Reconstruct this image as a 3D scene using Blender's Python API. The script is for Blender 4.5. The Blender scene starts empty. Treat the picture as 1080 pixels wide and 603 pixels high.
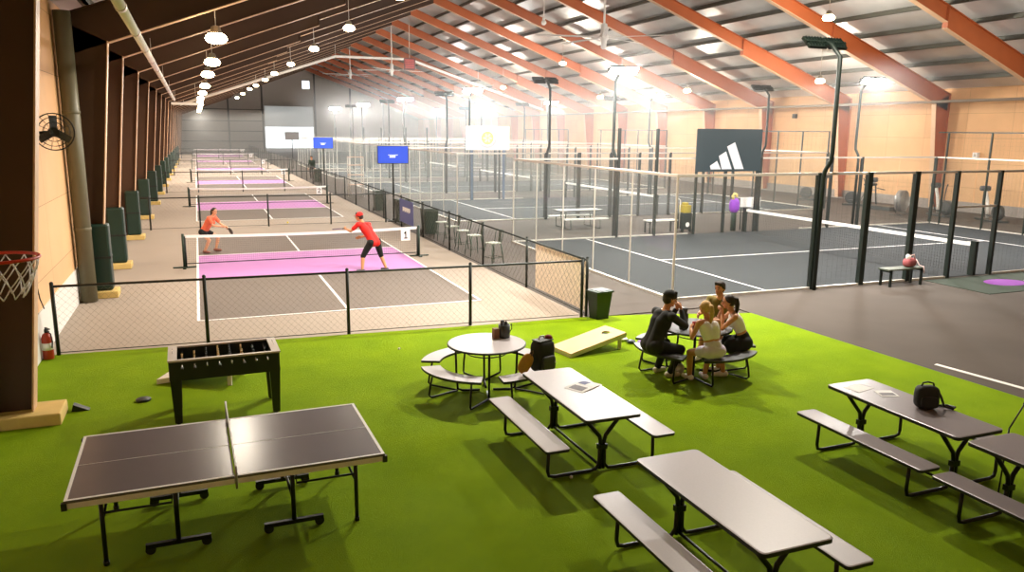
import bpy, bmesh, math, random
from mathutils import Vector, Matrix
random.seed(7)
R = math.radians
sc = bpy.context.scene
COL = sc.collection

# ------------------------------------------------------------------ camera
CX, CY, CZ = 0.2172, -16.5662, 3.8541
YAW, PITCH, ROLL, FPX = 0.3801, 0.1971, 0.0097, 823.64
cam_d = bpy.data.cameras.new('camera')
cam = bpy.data.objects.new('camera', cam_d)
COL.objects.link(cam)
fw = Vector((math.sin(YAW) * math.cos(PITCH), math.cos(YAW) * math.cos(PITCH), -math.sin(PITCH)))
rt = Vector((math.cos(YAW), -math.sin(YAW), 0))
up = rt.cross(fw)
r2 = rt * math.cos(ROLL) + up * math.sin(ROLL)
u2 = -rt * math.sin(ROLL) + up * math.cos(ROLL)
M = Matrix((r2, u2, -fw)).transposed().to_4x4()
M.translation = Vector((CX, CY, CZ))
cam.matrix_world = M
cam_d.sensor_width = 36.0
cam_d.lens = FPX / 1080 * 36.0
cam_d.clip_start = 0.05
cam_d.clip_end = 500
sc.camera = cam

# ------------------------------------------------------------------ view, world, light levels
sc.view_settings.view_transform = 'Standard'
sc.view_settings.look = 'None'
sc.view_settings.gamma = 1.0
sc.view_settings.use_curve_mapping = False
sc.view_settings.exposure = 0.0
sc.cycles.transparent_max_bounces = 48
sc.cycles.max_bounces = 6
sc.cycles.diffuse_bounces = 3
sc.cycles.sample_clamp_indirect = 4.0
w = bpy.data.worlds.new('sky')
sc.world = w
w.use_nodes = True
w.node_tree.nodes['Background'].inputs[0].default_value = (0.92, 0.97, 1.0, 1)
w.node_tree.nodes['Background'].inputs[1].default_value = 2.2
FLOOD_W = 900.0        # each flood head over the padel courts
FLOOD_GLOW = 300.0
BAY_W = 200.0           # warm high bay lamps, left slope
BAY_GLOW = 40.0
BAY_R_W = 750.0         # lamps under the right slope
HAZE = 0.0075  # density of the haze added for camera glare round the floods
TURF_W = 800.0          # lamps of the same rows that hang over the turf, above the frame


def lin(c):
    return tuple(((v / 255) / 12.92 if v / 255 <= 0.04045 else ((v / 255 + 0.055) / 1.055) ** 2.4) for v in c)


# ------------------------------------------------------------------ materials
MATS = {}


def mat(name, rgb, rough=0.6, metal=0.0, var=0.12, scale=6.0, bump=0.0, emit=0.0, spec=0.5, detail=4.0, rgb2=None, bscale=None):
    if name in MATS:
        return MATS[name]
    m = bpy.data.materials.new(name)
    m.use_nodes = True
    nt = m.node_tree
    b = nt.nodes['Principled BSDF']
    b.inputs['Roughness'].default_value = rough
    b.inputs['Metallic'].default_value = metal
    b.inputs['Specular IOR Level'].default_value = spec
    c = lin(rgb)
    c2 = lin(rgb2) if rgb2 else tuple(min(1, v * (1 - var)) for v in c)
    c1 = c if rgb2 else tuple(min(1, v * (1 + var)) for v in c)
    tc = nt.nodes.new('ShaderNodeTexCoord')
    no = nt.nodes.new('ShaderNodeTexNoise')
    no.inputs['Scale'].default_value = scale
    no.inputs['Detail'].default_value = detail
    mx = nt.nodes.new('ShaderNodeMix')
    mx.data_type = 'RGBA'
    nt.links.new(tc.outputs['Object'], no.inputs['Vector'])
    nt.links.new(no.outputs['Fac'], mx.inputs[0])
    mx.inputs[6].default_value = (*c1, 1)
    mx.inputs[7].default_value = (*c2, 1)
    nt.links.new(mx.outputs[2], b.inputs['Base Color'])
    if emit:
        b.inputs['Emission Color'].default_value = (*c, 1)
        b.inputs['Emission Strength'].default_value = emit
    if bump:
        n2 = nt.nodes.new('ShaderNodeTexNoise')
        n2.inputs['Scale'].default_value = bscale or scale * 4
        n2.inputs['Detail'].default_value = 3
        bp = nt.nodes.new('ShaderNodeBump')
        bp.inputs['Strength'].default_value = bump
        bp.inputs['Distance'].default_value = 0.02
        nt.links.new(tc.outputs['Object'], n2.inputs['Vector'])
        nt.links.new(n2.outputs['Fac'], bp.inputs['Height'])
        nt.links.new(bp.outputs['Normal'], b.inputs['Normal'])
    MATS[name] = m
    return m


def glass_mat(name, tint, gloss=0.06, veil=0.0):
    m = bpy.data.materials.new(name)
    m.use_nodes = True
    nt = m.node_tree
    nt.nodes.remove(nt.nodes['Principled BSDF'])
    out = nt.nodes['Material Output']
    tr = nt.nodes.new('ShaderNodeBsdfTransparent')
    tr.inputs[0].default_value = (*tint, 1)
    gl = nt.nodes.new('ShaderNodeBsdfGlossy')
    gl.inputs['Roughness'].default_value = 0.05
    mx = nt.nodes.new('ShaderNodeMixShader')
    mx.inputs[0].default_value = gloss
    nt.links.new(tr.outputs[0], mx.inputs[1])
    nt.links.new(gl.outputs[0], mx.inputs[2])
    last = mx
    if veil:
        df = nt.nodes.new('ShaderNodeBsdfTranslucent')
        df.inputs[0].default_value = (0.9, 0.93, 0.92, 1)
        d2 = nt.nodes.new('ShaderNodeBsdfDiffuse')
        d2.inputs[0].default_value = (0.9, 0.93, 0.92, 1)
        ad = nt.nodes.new('ShaderNodeMixShader')
        nt.links.new(df.outputs[0], ad.inputs[1])
        nt.links.new(d2.outputs[0], ad.inputs[2])
        m2 = nt.nodes.new('ShaderNodeMixShader')
        m2.inputs[0].default_value = veil
        nt.links.new(mx.outputs[0], m2.inputs[1])
        nt.links.new(ad.outputs[0], m2.inputs[2])
        last = m2
    nt.links.new(last.outputs[0], out.inputs['Surface'])
    return m


def wave_mat(name, rgb, rgb2, scale, axis='X', rough=0.5, metal=0.0, bump=0.4, emit=0):
    """colour bands / corrugation running along one axis"""
    m = mat(name, rgb, rough, metal, 0.06, 2.0)
    nt = m.node_tree
    b = nt.nodes['Principled BSDF']
    tc = nt.nodes.new('ShaderNodeTexCoord')
    wv = nt.nodes.new('ShaderNodeTexWave')
    wv.bands_direction = axis
    wv.inputs['Scale'].default_value = scale
    nt.links.new(tc.outputs['Object'], wv.inputs['Vector'])
    old = b.inputs['Base Color'].links[0].from_socket
    mx = nt.nodes.new('ShaderNodeMix')
    mx.data_type = 'RGBA'
    nt.links.new(wv.outputs['Fac'], mx.inputs[0])
    mx.inputs[6].default_value = (*lin(rgb2), 1)
    nt.links.new(old, mx.inputs[7])
    nt.links.new(mx.outputs[2], b.inputs['Base Color'])
    bp = nt.nodes.new('ShaderNodeBump')
    bp.inputs['Strength'].default_value = bump
    bp.inputs['Distance'].default_value = 0.03
    nt.links.new(wv.outputs['Fac'], bp.inputs['Height'])
    nt.links.new(bp.outputs['Normal'], b.inputs['Normal'])
    return m


# ------------------------------------------------------------------ mesh builder
class MB:
    def __init__(s):
        s.v, s.f, s.m, s.sm = [], [], [], []

    def add(s, vs, fs, mi=0, smooth=False):
        o = len(s.v)
        s.v += [tuple(x) for x in vs]
        for f in fs:
            s.f.append(tuple(i + o for i in f))
            s.m.append(mi)
            s.sm.append(smooth)
        return s

    def hexa(s, c8, mi=0):
        return s.add(c8, [(0, 3, 2, 1), (4, 5, 6, 7), (0, 1, 5, 4), (1, 2, 6, 5), (2, 3, 7, 6), (3, 0, 4, 7)], mi)

    def box(s, x0, x1, y0, y1, z0, z1, mi=0):
        return s.hexa([(x0, y0, z0), (x1, y0, z0), (x1, y1, z0), (x0, y1, z0), (x0, y0, z1), (x1, y0, z1), (x1, y1, z1), (x0, y1, z1)], mi)

    def obox(s, c, size, rot=None, mi=0):
        c = Vector(c)
        h = Vector(size) / 2
        q = rot or Matrix.Identity(3)
        pts = [c + q @ Vector((sx * h.x, sy * h.y, sz * h.z)) for sz in (-1, 1) for sx, sy in ((-1, -1), (1, -1), (1, 1), (-1, 1))]
        return s.hexa(pts, mi)

    def quad(s, a, b, c, d, mi=0):
        return s.add([a, b, c, d], [(0, 1, 2, 3)], mi)

    def cyl(s, p, q, r, r2=None, n=12, mi=0, caps=True, smooth=True):
        p, q = Vector(p), Vector(q)
        r2 = r if r2 is None else r2
        d = (q - p).normalized()
        a = d.orthogonal().normalized()
        b = d.cross(a)
        vs = []
        for c, rr in ((p, r), (q, r2)):
            for i in range(n):
                t = 2 * math.pi * i / n
                vs.append(c + (a * math.cos(t) + b * math.sin(t)) * rr)
        fs = [(i, (i + 1) % n, n + (i + 1) % n, n + i) for i in range(n)]
        s.add(vs, fs, mi, smooth)
        if caps:
            s.add(vs[:n], [tuple(range(n - 1, -1, -1))], mi)
            s.add(vs[n:], [tuple(range(n))], mi)
        return s

    def tube(s, pts, r, n=8, mi=0, closed=False):
        pts = [Vector(p) for p in pts]
        N = len(pts)
        rings = []
        ref = None
        for i in range(N):
            if closed:
                d = (pts[(i + 1) % N] - pts[i - 1]).normalized()
            else:
                d = (pts[min(i + 1, N - 1)] - pts[max(i - 1, 0)]).normalized()
            if ref is None:
                ref = d.orthogonal().normalized()
            a = (ref - d * ref.dot(d))
            a = a.normalized() if a.length > 1e-6 else d.orthogonal().normalized()
            ref = a
            b = d.cross(a)
            rings.append([pts[i] + (a * math.cos(2 * math.pi * k / n) + b * math.sin(2 * math.pi * k / n)) * r for k in range(n)])
        vs = [v for ring in rings for v in ring]
        fs = []
        for i in range(N if closed else N - 1):
            j = (i + 1) % N
            for k in range(n):
                fs.append((i * n + k, i * n + (k + 1) % n, j * n + (k + 1) % n, j * n + k))
        s.add(vs, fs, mi, True)
        if not closed:
            s.add(rings[0], [tuple(range(n - 1, -1, -1))], mi)
            s.add(rings[-1], [tuple(range(n))], mi)
        return s

    def wire(s, p, q, r, mi=0):
        p, q = Vector(p), Vector(q)
        d = (q - p).normalized()
        a = d.orthogonal().normalized()
        b = d.cross(a)
        vs = [c + (a * math.cos(t) + b * math.sin(t)) * r for c in (p, q) for t in (0, 2.094, 4.189)]
        return s.add(vs, [(0, 1, 4, 3), (1, 2, 5, 4), (2, 0, 3, 5)], mi)

    def lathe(s, prof, c=(0, 0, 0), n=24, mi=0, axis=None, smooth=True):
        """prof: (radius, height) pairs, around +z at c (or a rotation matrix)"""
        c = Vector(c)
        q = axis or Matrix.Identity(3)
        vs = []
        for r, h in prof:
            for i in range(n):
                t = 2 * math.pi * i / n
                vs.append(c + q @ Vector((r * math.cos(t), r * math.sin(t), h)))
        fs = []
        for j in range(len(prof) - 1):
            for i in range(n):
                fs.append((j * n + i, j * n + (i + 1) % n, (j + 1) * n + (i + 1) % n, (j + 1) * n + i))
        s.add(vs, fs, mi, smooth)
        if prof[0][0] > 1e-6:
            s.add(vs[:n], [tuple(range(n - 1, -1, -1))], mi)
        if prof[-1][0] > 1e-6:
            s.add(vs[-n:], [tuple(range(n))], mi)
        return s

    def sphere(s, c, r, sx=1, sy=1, sz=1, n=14, k=8, mi=0, rot=None):
        prof = [(max(1e-7, math.sin(math.pi * j / k)), -math.cos(math.pi * j / k)) for j in range(k + 1)]
        q = (rot or Matrix.Identity(3)) @ Matrix.Diagonal((r * sx, r * sy, r * sz))
        return s.lathe(prof, c, n, mi, q)

    def prism(s, poly, base, ux, uy, depth, mi=0):
        """poly in 2D (ux, uy) extruded by depth along ux x uy"""
        base, ux, uy = Vector(base), Vector(ux), Vector(uy)
        nn = ux.cross(uy).normalized() * depth
        n = len(poly)
        a = [base + ux * x + uy * y for x, y in poly]
        b = [p + nn for p in a]
        s.add(a + b, [tuple(range(n - 1, -1, -1)), tuple(range(n, 2 * n))] + [(i, (i + 1) % n, n + (i + 1) % n, n + i) for i in range(n)], mi)
        return s

    def build(s, name, mats, parent=None, bevel=0.0):
        me = bpy.data.meshes.new(name)
        me.from_pydata(s.v, [], s.f)
        for m in (mats if isinstance(mats, (list, tuple)) else [mats]):
            me.materials.append(m)
        me.polygons.foreach_set('material_index', s.m)
        me.polygons.foreach_set('use_smooth', s.sm)
        bm = bmesh.new()
        bm.from_mesh(me)
        bmesh.ops.remove_doubles(bm, verts=bm.verts, dist=1e-5)
        bmesh.ops.recalc_face_normals(bm, faces=bm.faces)
        bm.to_mesh(me)
        bm.free()
        o = bpy.data.objects.new(name, me)
        COL.objects.link(o)
        if parent is not None:
            o.parent = parent
            # meshes are written in the thing's own coordinates
        if bevel:
            bv = o.modifiers.new('edge', 'BEVEL')
            bv.width = bevel
            bv.segments = 2
            bv.limit_method = 'ANGLE'
        return o


def struct(o):
    o['kind'] = 'structure'
    return o


def tag(o, label, cat, group=None):
    o['label'] = label
    o['category'] = cat
    if group:
        o['group'] = group
    return o


def thing(name, label, cat, loc=(0, 0, 0), rz=0.0, group=None):
    o = bpy.data.objects.new(name, None)
    o.empty_display_size = 0.1
    COL.objects.link(o)
    o.location = loc
    o.rotation_euler = (0, 0, rz)
    return tag(o, label, cat, group)


KIDS = {}


def dup(root, loc, rz, label, group=None):
    """copy a thing, its parts and their sub-parts"""
    r = root.copy()
    COL.objects.link(r)
    r.location = loc
    r.rotation_euler = (0, 0, rz)
    r['label'] = label
    if group:
        r['group'] = group
    for ch in list(root.children):
        c = ch.copy()
        COL.objects.link(c)
        c.parent = r
        for g in list(ch.children):
            d = g.copy()
            COL.objects.link(d)
            d.parent = c
    return r


def area_light(name, loc, target, sx, sy, watts, rgb, parent=None, spread=170):
    d = bpy.data.lights.new(name, 'AREA')
    d.shape = 'RECTANGLE'
    d.size, d.size_y = sx, sy
    d.energy = watts
    d.color = rgb
    d.spread = R(spread)
    o = bpy.data.objects.new(name, d)
    COL.objects.link(o)
    o.location = loc
    o.rotation_euler = (Vector(target) - Vector(loc)).to_track_quat('-Z', 'Y').to_euler()
    if parent:
        o.parent = parent
    return o


def point_light(name, loc, watts, rgb, radius=0.15, parent=None):
    d = bpy.data.lights.new(name, 'POINT')
    d.energy = watts
    d.color = rgb
    d.shadow_soft_size = radius
    o = bpy.data.objects.new(name, d)
    COL.objects.link(o)
    o.location = loc
    if parent:
        o.parent = parent
    return o


ORD = ['first', 'second', 'third', 'fourth', 'fifth', 'sixth', 'seventh', 'eighth', 'ninth', 'tenth', 'eleventh', 'twelfth']
SEG = {  # stroke digits on a 0..1 x 0..1.6 grid
    '1': [[(0.2, 1.25), (0.5, 1.6), (0.5, 0)], [(0.2, 0), (0.8, 0)]],
    '2': [[(0, 1.25), (0.25, 1.6), (0.75, 1.6), (1, 1.2), (0, 0), (1, 0)]],
    '3': [[(0, 1.6), (1, 1.6), (0.5, 1), (1, 0.7), (0.85, 0.1), (0.4, 0), (0, 0.25)]],
    '4': [[(0.8, 0), (0.8, 1.6), (0, 0.5), (1, 0.5)]],
    '5': [[(1, 1.6), (0.1, 1.6), (0, 0.9), (0.7, 1), (1, 0.6), (0.7, 0), (0, 0.1)]],
    '6': [[(0.8, 1.6), (0.1, 0.8), (0.1, 0.2), (0.5, 0), (0.95, 0.3), (0.8, 0.8), (0.1, 0.7)]],
}

# ================================================================== THE HALL
XL, XR, XM = -2.44, 36.2, 16.5          # side walls, ridge
YB, YF = 118.0, -21.0                   # far gable, wall behind the viewer
def zb(x): return 12.4 - 0.375 * abs(x - XM)   # underside of the rafters
def zs(x): return zb(x) + 1.12                 # roof sheet

concrete = mat('grey_concrete', (82, 74, 68), 0.8, var=0.2, scale=0.7, detail=8, bump=0.05, spec=0.15)
beige = mat('beige_acrylic_floor', (158, 145, 132), 0.75, var=0.06, scale=0.8, detail=8, spec=0.2)
turf_m = mat('artificial_turf', (146, 174, 10), 0.95, scale=1.3, detail=9, bump=0.8, bscale=260, rgb2=(108, 142, 4), spec=0.1)
ply = mat('plywood', (226, 178, 128), 0.7, var=0.12, scale=1.1, detail=6)
white_p = mat('white_paint', (232, 228, 222), 0.5, var=0.04)
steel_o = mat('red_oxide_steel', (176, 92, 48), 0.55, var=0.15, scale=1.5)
steel_shaded = mat('red_oxide_steel_shaded', (66, 40, 20), 0.55, var=0.2, scale=1.5)  # same steel on the left side, its shade put into the colour
flange_m = mat('pale_flange_paint', (214, 176, 140), 0.5, var=0.08)
foot_m = mat('yellowed_concrete', (214, 184, 112), 0.8, var=0.12, scale=5, bump=0.15)
silver = mat('silver_roof_blanket', (206, 206, 204), 0.42, metal=0.25, var=0.2, scale=0.8, detail=7, bump=0.35, bscale=1.2)
purlin_m = mat('dark_purlin', (84, 86, 78), 0.5, metal=0.3, var=0.1)
endsheet = wave_mat('grey_wall_sheet', (206, 198, 188), (182, 174, 166), 3.0, 'X', 0.6)
black_m = mat('black_powder_coat', (20, 26, 22), 0.45, var=0.15)
darkgreen = mat('dark_green_coat', (22, 44, 32), 0.5, var=0.15)
white_line = mat('white_line_paint', (240, 238, 236), 0.6, var=0.03)

struct(MB().box(XL, XR, YF, YB + 25, -0.2, -0.02).build('floor', concrete))
struct(MB().box(XL, 7.62, -2.3, YB, -0.02, 0.0).build('floor_courts', beige))
# right walkway slab, top level with the beige floor
struct(MB().box(7.62, XR, -2.3, YB, -0.02, 0.0).box(11.2, XR, YF, -2.3, -0.02, 0.0).build('floor_walkway', concrete))
# turf with its slanted front edges (thin pile over the slab)
poly = [(XL, YF), (11.42, YF), (11.42, -9.1), (11.18, -3.15), (8.9, -2.5), (7.6, -2.28), (5.1, -2.2), (XL, -1.72)]
struct(MB().prism(poly, (0, 0, -0.019), (1, 0, 0), (0, 1, 0), 0.029).build('floor_turf', turf_m))
# taped strip at the edge of the walkway
MBs = MB().prism([(11.66, -7.35), (11.75, -7.33), (12.0, -9.2), (11.9, -9.22)], (0, 0, 0.0), (1, 0, 0), (0, 1, 0), 0.006)
tag(MBs.build('floor_tape', white_p), 'pale tape strip stuck on the grey walkway beside the turf edge', 'tape')

# side walls
def plywall(name, x0, x1, y0, y1, z1, face):
    m = MB().box(x0, x1, y0, y1, 0, z1)
    return struct(m.build(name, ply))
# plywood seams as bump/colour are in the brick node below
nt = ply.node_tree
bk = nt.nodes.new('ShaderNodeTexBrick')
bk.offset = 0.0
bk.inputs['Scale'].default_value = 1.0
bk.inputs['Brick Width'].default_value = 2.44
bk.inputs['Row Height'].default_value = 1.22
bk.inputs['Mortar Size'].default_value = 0.006
bk.inputs['Color1'].default_value = (1, 1, 1, 1)
bk.inputs['Color2'].default_value = (0.9, 0.9, 0.9, 1)
bk.inputs['Mortar'].default_value = (0.45, 0.4, 0.35, 1)
tcn = nt.nodes.new('ShaderNodeTexCoord')
mp = nt.nodes.new('ShaderNodeMapping')
mp.inputs['Rotation'].default_value = (0, R(90), R(90))
nt.links.new(tcn.outputs['Object'], mp.inputs[0])
nt.links.new(mp.outputs[0], bk.inputs['Vector'])
bsdf = nt.nodes['Principled BSDF']
oldc = bsdf.inputs['Base Color'].links[0].from_socket
mm = nt.nodes.new('ShaderNodeMix')
mm.data_type = 'RGBA'
mm.blend_type = 'MULTIPLY'
mm.inputs[0].default_value = 1.0
nt.links.new(oldc, mm.inputs[6])
nt.links.new(bk.outputs['Color'], mm.inputs[7])
nt.links.new(mm.outputs[2], bsdf.inputs['Base Color'])
plywall('wall_left', XL - 0.2, XL, YF, YB, zs(XL), 1)
plywall('wall_right', XR, XR + 0.2, YF, YB, zs(XR), -1)
struct(MB().box(XL, XL + 0.025, YF, 118, 0, 0.76).build('trim_1', white_p))
struct(MB().box(XR - 0.03, XR, YF, 118, 0, 0.5).build('trim_2', mat('grey_kick_panel', (150, 140, 132), 0.6)))

# far gable with the big roller door and a small window, as pieces round the openings
g = MB()
DX0, DX1, DZ = 10.7, 18.4, 7.3
WX0, WX1, WZ0, WZ1 = 16.8, 18.0, 10.1, 11.4
def gp(x0, x1, za, zbf):      # vertical strip between two x, from za up to the roof or zbf
    a0, a1 = za, za
    b0 = zs(x0) if zbf is None else zbf
    b1 = zs(x1) if zbf is None else zbf
    g.hexa([(x0, YB, a0), (x1, YB, a1), (x1, YB + .2, a1), (x0, YB + .2, a0), (x0, YB, b0), (x1, YB, b1), (x1, YB + .2, b1), (x0, YB + .2, b0)])
gp(XL, DX0, 0, None)
gp(DX0, XM, DZ, None)
gp(XM, WX0, DZ, None)
gp(WX0, WX1, DZ, WZ0)
gp(WX0, WX1, WZ1, None)
gp(WX1, DX1, DZ, None)
gp(DX1, XR, 0, None)
struct(g.build('wall_back', endsheet))
for x in (5.2, 10.4, 18.7, 24.5, 30):
    struct(MB().box(x - .12, x + .12, YB - .3, YB, 0, zs(x) - .1).build('column', mat('grey_steel', (92, 88, 82), 0.5)))
for i, z in enumerate((1.6, 3.2, 4.8, 6.6)):
    struct(MB().box(XL, DX0, YB - .12, YB, z, z + .12).build('trim_%d' % (3 + i), MATS['grey_steel']))
roller = mat('white_roller_door', (236, 234, 230), 0.5)
_n = roller.node_tree
_t = _n.nodes.new('ShaderNodeBsdfTranslucent')
_t.inputs[0].default_value = (.85, .85, .83, 1)
_m = _n.nodes.new('ShaderNodeMixShader')
_m.inputs[0].default_value = .6
_n.links.new(_n.nodes['Principled BSDF'].outputs[0], _m.inputs[1])
_n.links.new(_t.outputs[0], _m.inputs[2])
_n.links.new(_m.outputs[0], _n.nodes['Material Output'].inputs[0])
struct(MB().box(DX0, DX1, YB + .02, YB + .1, 4.0, DZ).build('door_1', roller))
struct(MB().box(WX0, WX1, YB + .05, YB + .07, WZ0, WZ1).build('window_1', glass_mat('window_glass', (0.96, 0.97, 1))))
gf = MB()
for x0, x1 in ((XL, XM), (XM, XR)):
    gf.hexa([(x0, YF - .2, 0), (x1, YF - .2, 0), (x1, YF, 0), (x0, YF, 0), (x0, YF - .2, zs(x0)), (x1, YF - .2, zs(x1)), (x1, YF, zs(x1)), (x0, YF, zs(x0))])
struct(gf.build('wall_front', ply))

# roof sheets
for x0, x1, nm in ((XL - .2, XM, 'ceiling'), (XM, XR + .2, 'ceiling')):
    struct(MB().hexa([(x0, YF - .2, zs(x0)), (x1, YF - .2, zs(x1)), (x1, YB + .2, zs(x1)), (x0, YB + .2, zs(x0)),
                      (x0, YF - .2, zs(x0) + .1), (x1, YF - .2, zs(x1) + .1), (x1, YB + .2, zs(x1) + .1), (x0, YB + .2, zs(x0) + .1)]).build(nm, silver))
# purlins along the hall
for side in (-1, 1):
    n = 12
    for k in range(n):
        x = XM + side * (0.5 + k * 1.62)
        z1 = zs(x)
        m = MB().box(x - .04, x + .04, YF, YB, z1 - .2, z1 - .01).box(x - .12, x + .04, YF, YB, z1 - .2, z1 - .18)
        struct(m.build('purlin_beam', purlin_m))

# portal frames: tapered columns, rafters, pale inner flanges
FRAMES = [-5.1, 3.3, 7.3, 13.4, 20.0, 26.8, 33.2] + [39.7 + 6.5 * k for k in range(12)]
W2, FL = 0.012, 0.13     # half web, half flange
def frame(y, right=True, left_rafter=True):
    for s in ((-1, 1) if right else (-1,)):
        xw = XL if s < 0 else XR
        def X(d):            # d = distance from the wall
            return xw + d if s < 0 else xw - d
        zk = zb(X(1.0)) 
        # column: web tapers from .42 deep at the floor to .95 at the knee
        d0, d1 = 0.42, 0.98
        zt = zs(X(0)) - .3
        wb = MB()
        wb.hexa([(X(0), y - W2, .1), (X(d0), y - W2, .1), (X(d0), y + W2, .1), (X(0), y + W2, .1),
                 (X(0), y - W2, zt), (X(d1), y - W2, zk), (X(d1), y + W2, zk), (X(0), y + W2, zt)])
        wb.box(min(X(0), X(.03)), max(X(0), X(.03)), y - FL, y + FL, .1, zt)
        c = struct(wb.build('column', steel_shaded if s < 0 else steel_o))
        fl = MB().hexa([(X(d0), y - FL, .1), (X(d0 + .022), y - FL, .1), (X(d0 + .022), y + FL, .1), (X(d0), y + FL, .1),
                        (X(d1), y - FL, zk), (X(d1 + .022), y - FL, zk), (X(d1 + .022), y + FL, zk), (X(d1), y + FL, zk)])
        fl.build('flange', flange_m, c)
        # rafter from knee to ridge
        xa, xb = X(0.0), XM
        rb = MB()
        dep = lambda x: 0.86 if abs(x - XM) > 9 else 0.62
        xs = [xa, X(8.0), X(8.01), xb]
        dp = [0.86, 0.86, 0.62, 0.62]
        for i in (0, 2):
            x0, x1 = xs[i], xs[i + 1]
            top0, top1 = zb(x0) + .84, zb(x1) + .84
            rb.hexa([(x0, y - W2, top0 - dp[i]), (x1, y - W2, top1 - dp[i + 1]), (x1, y + W2, top1 - dp[i + 1]), (x0, y + W2, top0 - dp[i]),
                     (x0, y - W2, top0), (x1, y - W2, top1), (x1, y + W2, top1), (x0, y + W2, top0)])
        xm = X(8.0)
        rb.box(min(xm, xm + .02), max(xm, xm + .02), y - FL, y + FL, zb(xm), zb(xm) + .84)
        rb.hexa([(xa, y - FL, zb(xa) + .82), (xb, y - FL, zb(xb) + .82), (xb, y + FL, zb(xb) + .82), (xa, y + FL, zb(xa) + .82),
                 (xa, y - FL, zb(xa) + .845), (xb, y - FL, zb(xb) + .845), (xb, y + FL, zb(xb) + .845), (xa, y + FL, zb(xa) + .845)])
        r_ = struct(rb.build('rafter_beam', steel_shaded if s < 0 else steel_o))
        rf = MB()
        xc = X(1.0)
        for x0, x1, o0 in ((xc, X(8.0), -0.02), (X(8.0), xb, 0.22)):
            z0, z1 = zb(x0) + o0, zb(x1) + o0
            rf.hexa([(x0, y - FL, z0 - .02), (x1, y - FL, z1 - .02), (x1, y + FL, z1 - .02), (x0, y + FL, z0 - .02),
                     (x0, y - FL, z0), (x1, y - FL, z1), (x1, y + FL, z1), (x0, y + FL, z0)])
        rf.build('flange', flange_m, r_)
for y in FRAMES:
    frame(y, right=(y > 5))
# concrete footings on the left columns
for i, y in enumerate(FRAMES[:15]):
    hgt = .16 if i else .17
    struct(MB().box(XL + .03, -1.66, y - .3, y + .3, 0.0, hgt).build('column_footing', foot_m, None, 0.02))
pad_m = mat('dark_green_padding', (16, 46, 34), 0.5, var=0.2, scale=3)
for i, y in enumerate(FRAMES[1:15]):
    m = MB().box(-2.19, -1.76, y - .2, y + .2, .165, 1.68)
    o = m.build('column_pad', pad_m, None, 0.05)
    if i < 6:
        tag(o, 'dark green crash pad on the %s padded column along the plywood wall' % ORD[i], 'pad', 'crash pads on the columns')
    else:
        tag(o, 'dark green crash pad on a distant column along the plywood wall', 'pad', 'crash pads on the distant columns')
    st = MB().box(-2.195, -1.755, y - .205, y + .205, .9, .95).build('strap', black_m, o)

# ================================================================== PICKLEBALL COURTS
court_gray = mat('court_taupe', (108, 97, 88), 0.75, var=0.06, scale=1.5, detail=8)
kitchen_m = mat('court_lilac', (184, 124, 184), 0.75, var=0.05, scale=1.5, detail=8)
net_black = mat('net_black', (38, 38, 40), 0.7)
net_gray = mat('net_grey_cord', (92, 84, 80), 0.7)
tape_w = mat('net_white_tape', (246, 244, 240), 0.6, var=0.02)
navy = mat('digit_black', (22, 22, 26), 0.5)


def stroke_digits(mb, ch, base, ux, uy, w, thick, depth, mi):
    """draw one digit as flat strokes"""
    base, ux, uy = Vector(base), Vector(ux), Vector(uy)
    for line in SEG[ch]:
        for (a, b) in zip(line[:-1], line[1:]):
            p, q = Vector(a) * w, Vector(b) * w
            d = (q - p).normalized()
            nrm = Vector((-d.y, d.x)) * thick / 2
            d = d * thick / 2
            pl = [p - d - nrm, q + d - nrm, q + d + nrm, p - d + nrm]
            mb.prism([(v.x, v.y) for v in pl], base, ux, uy, depth, mi)


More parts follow.
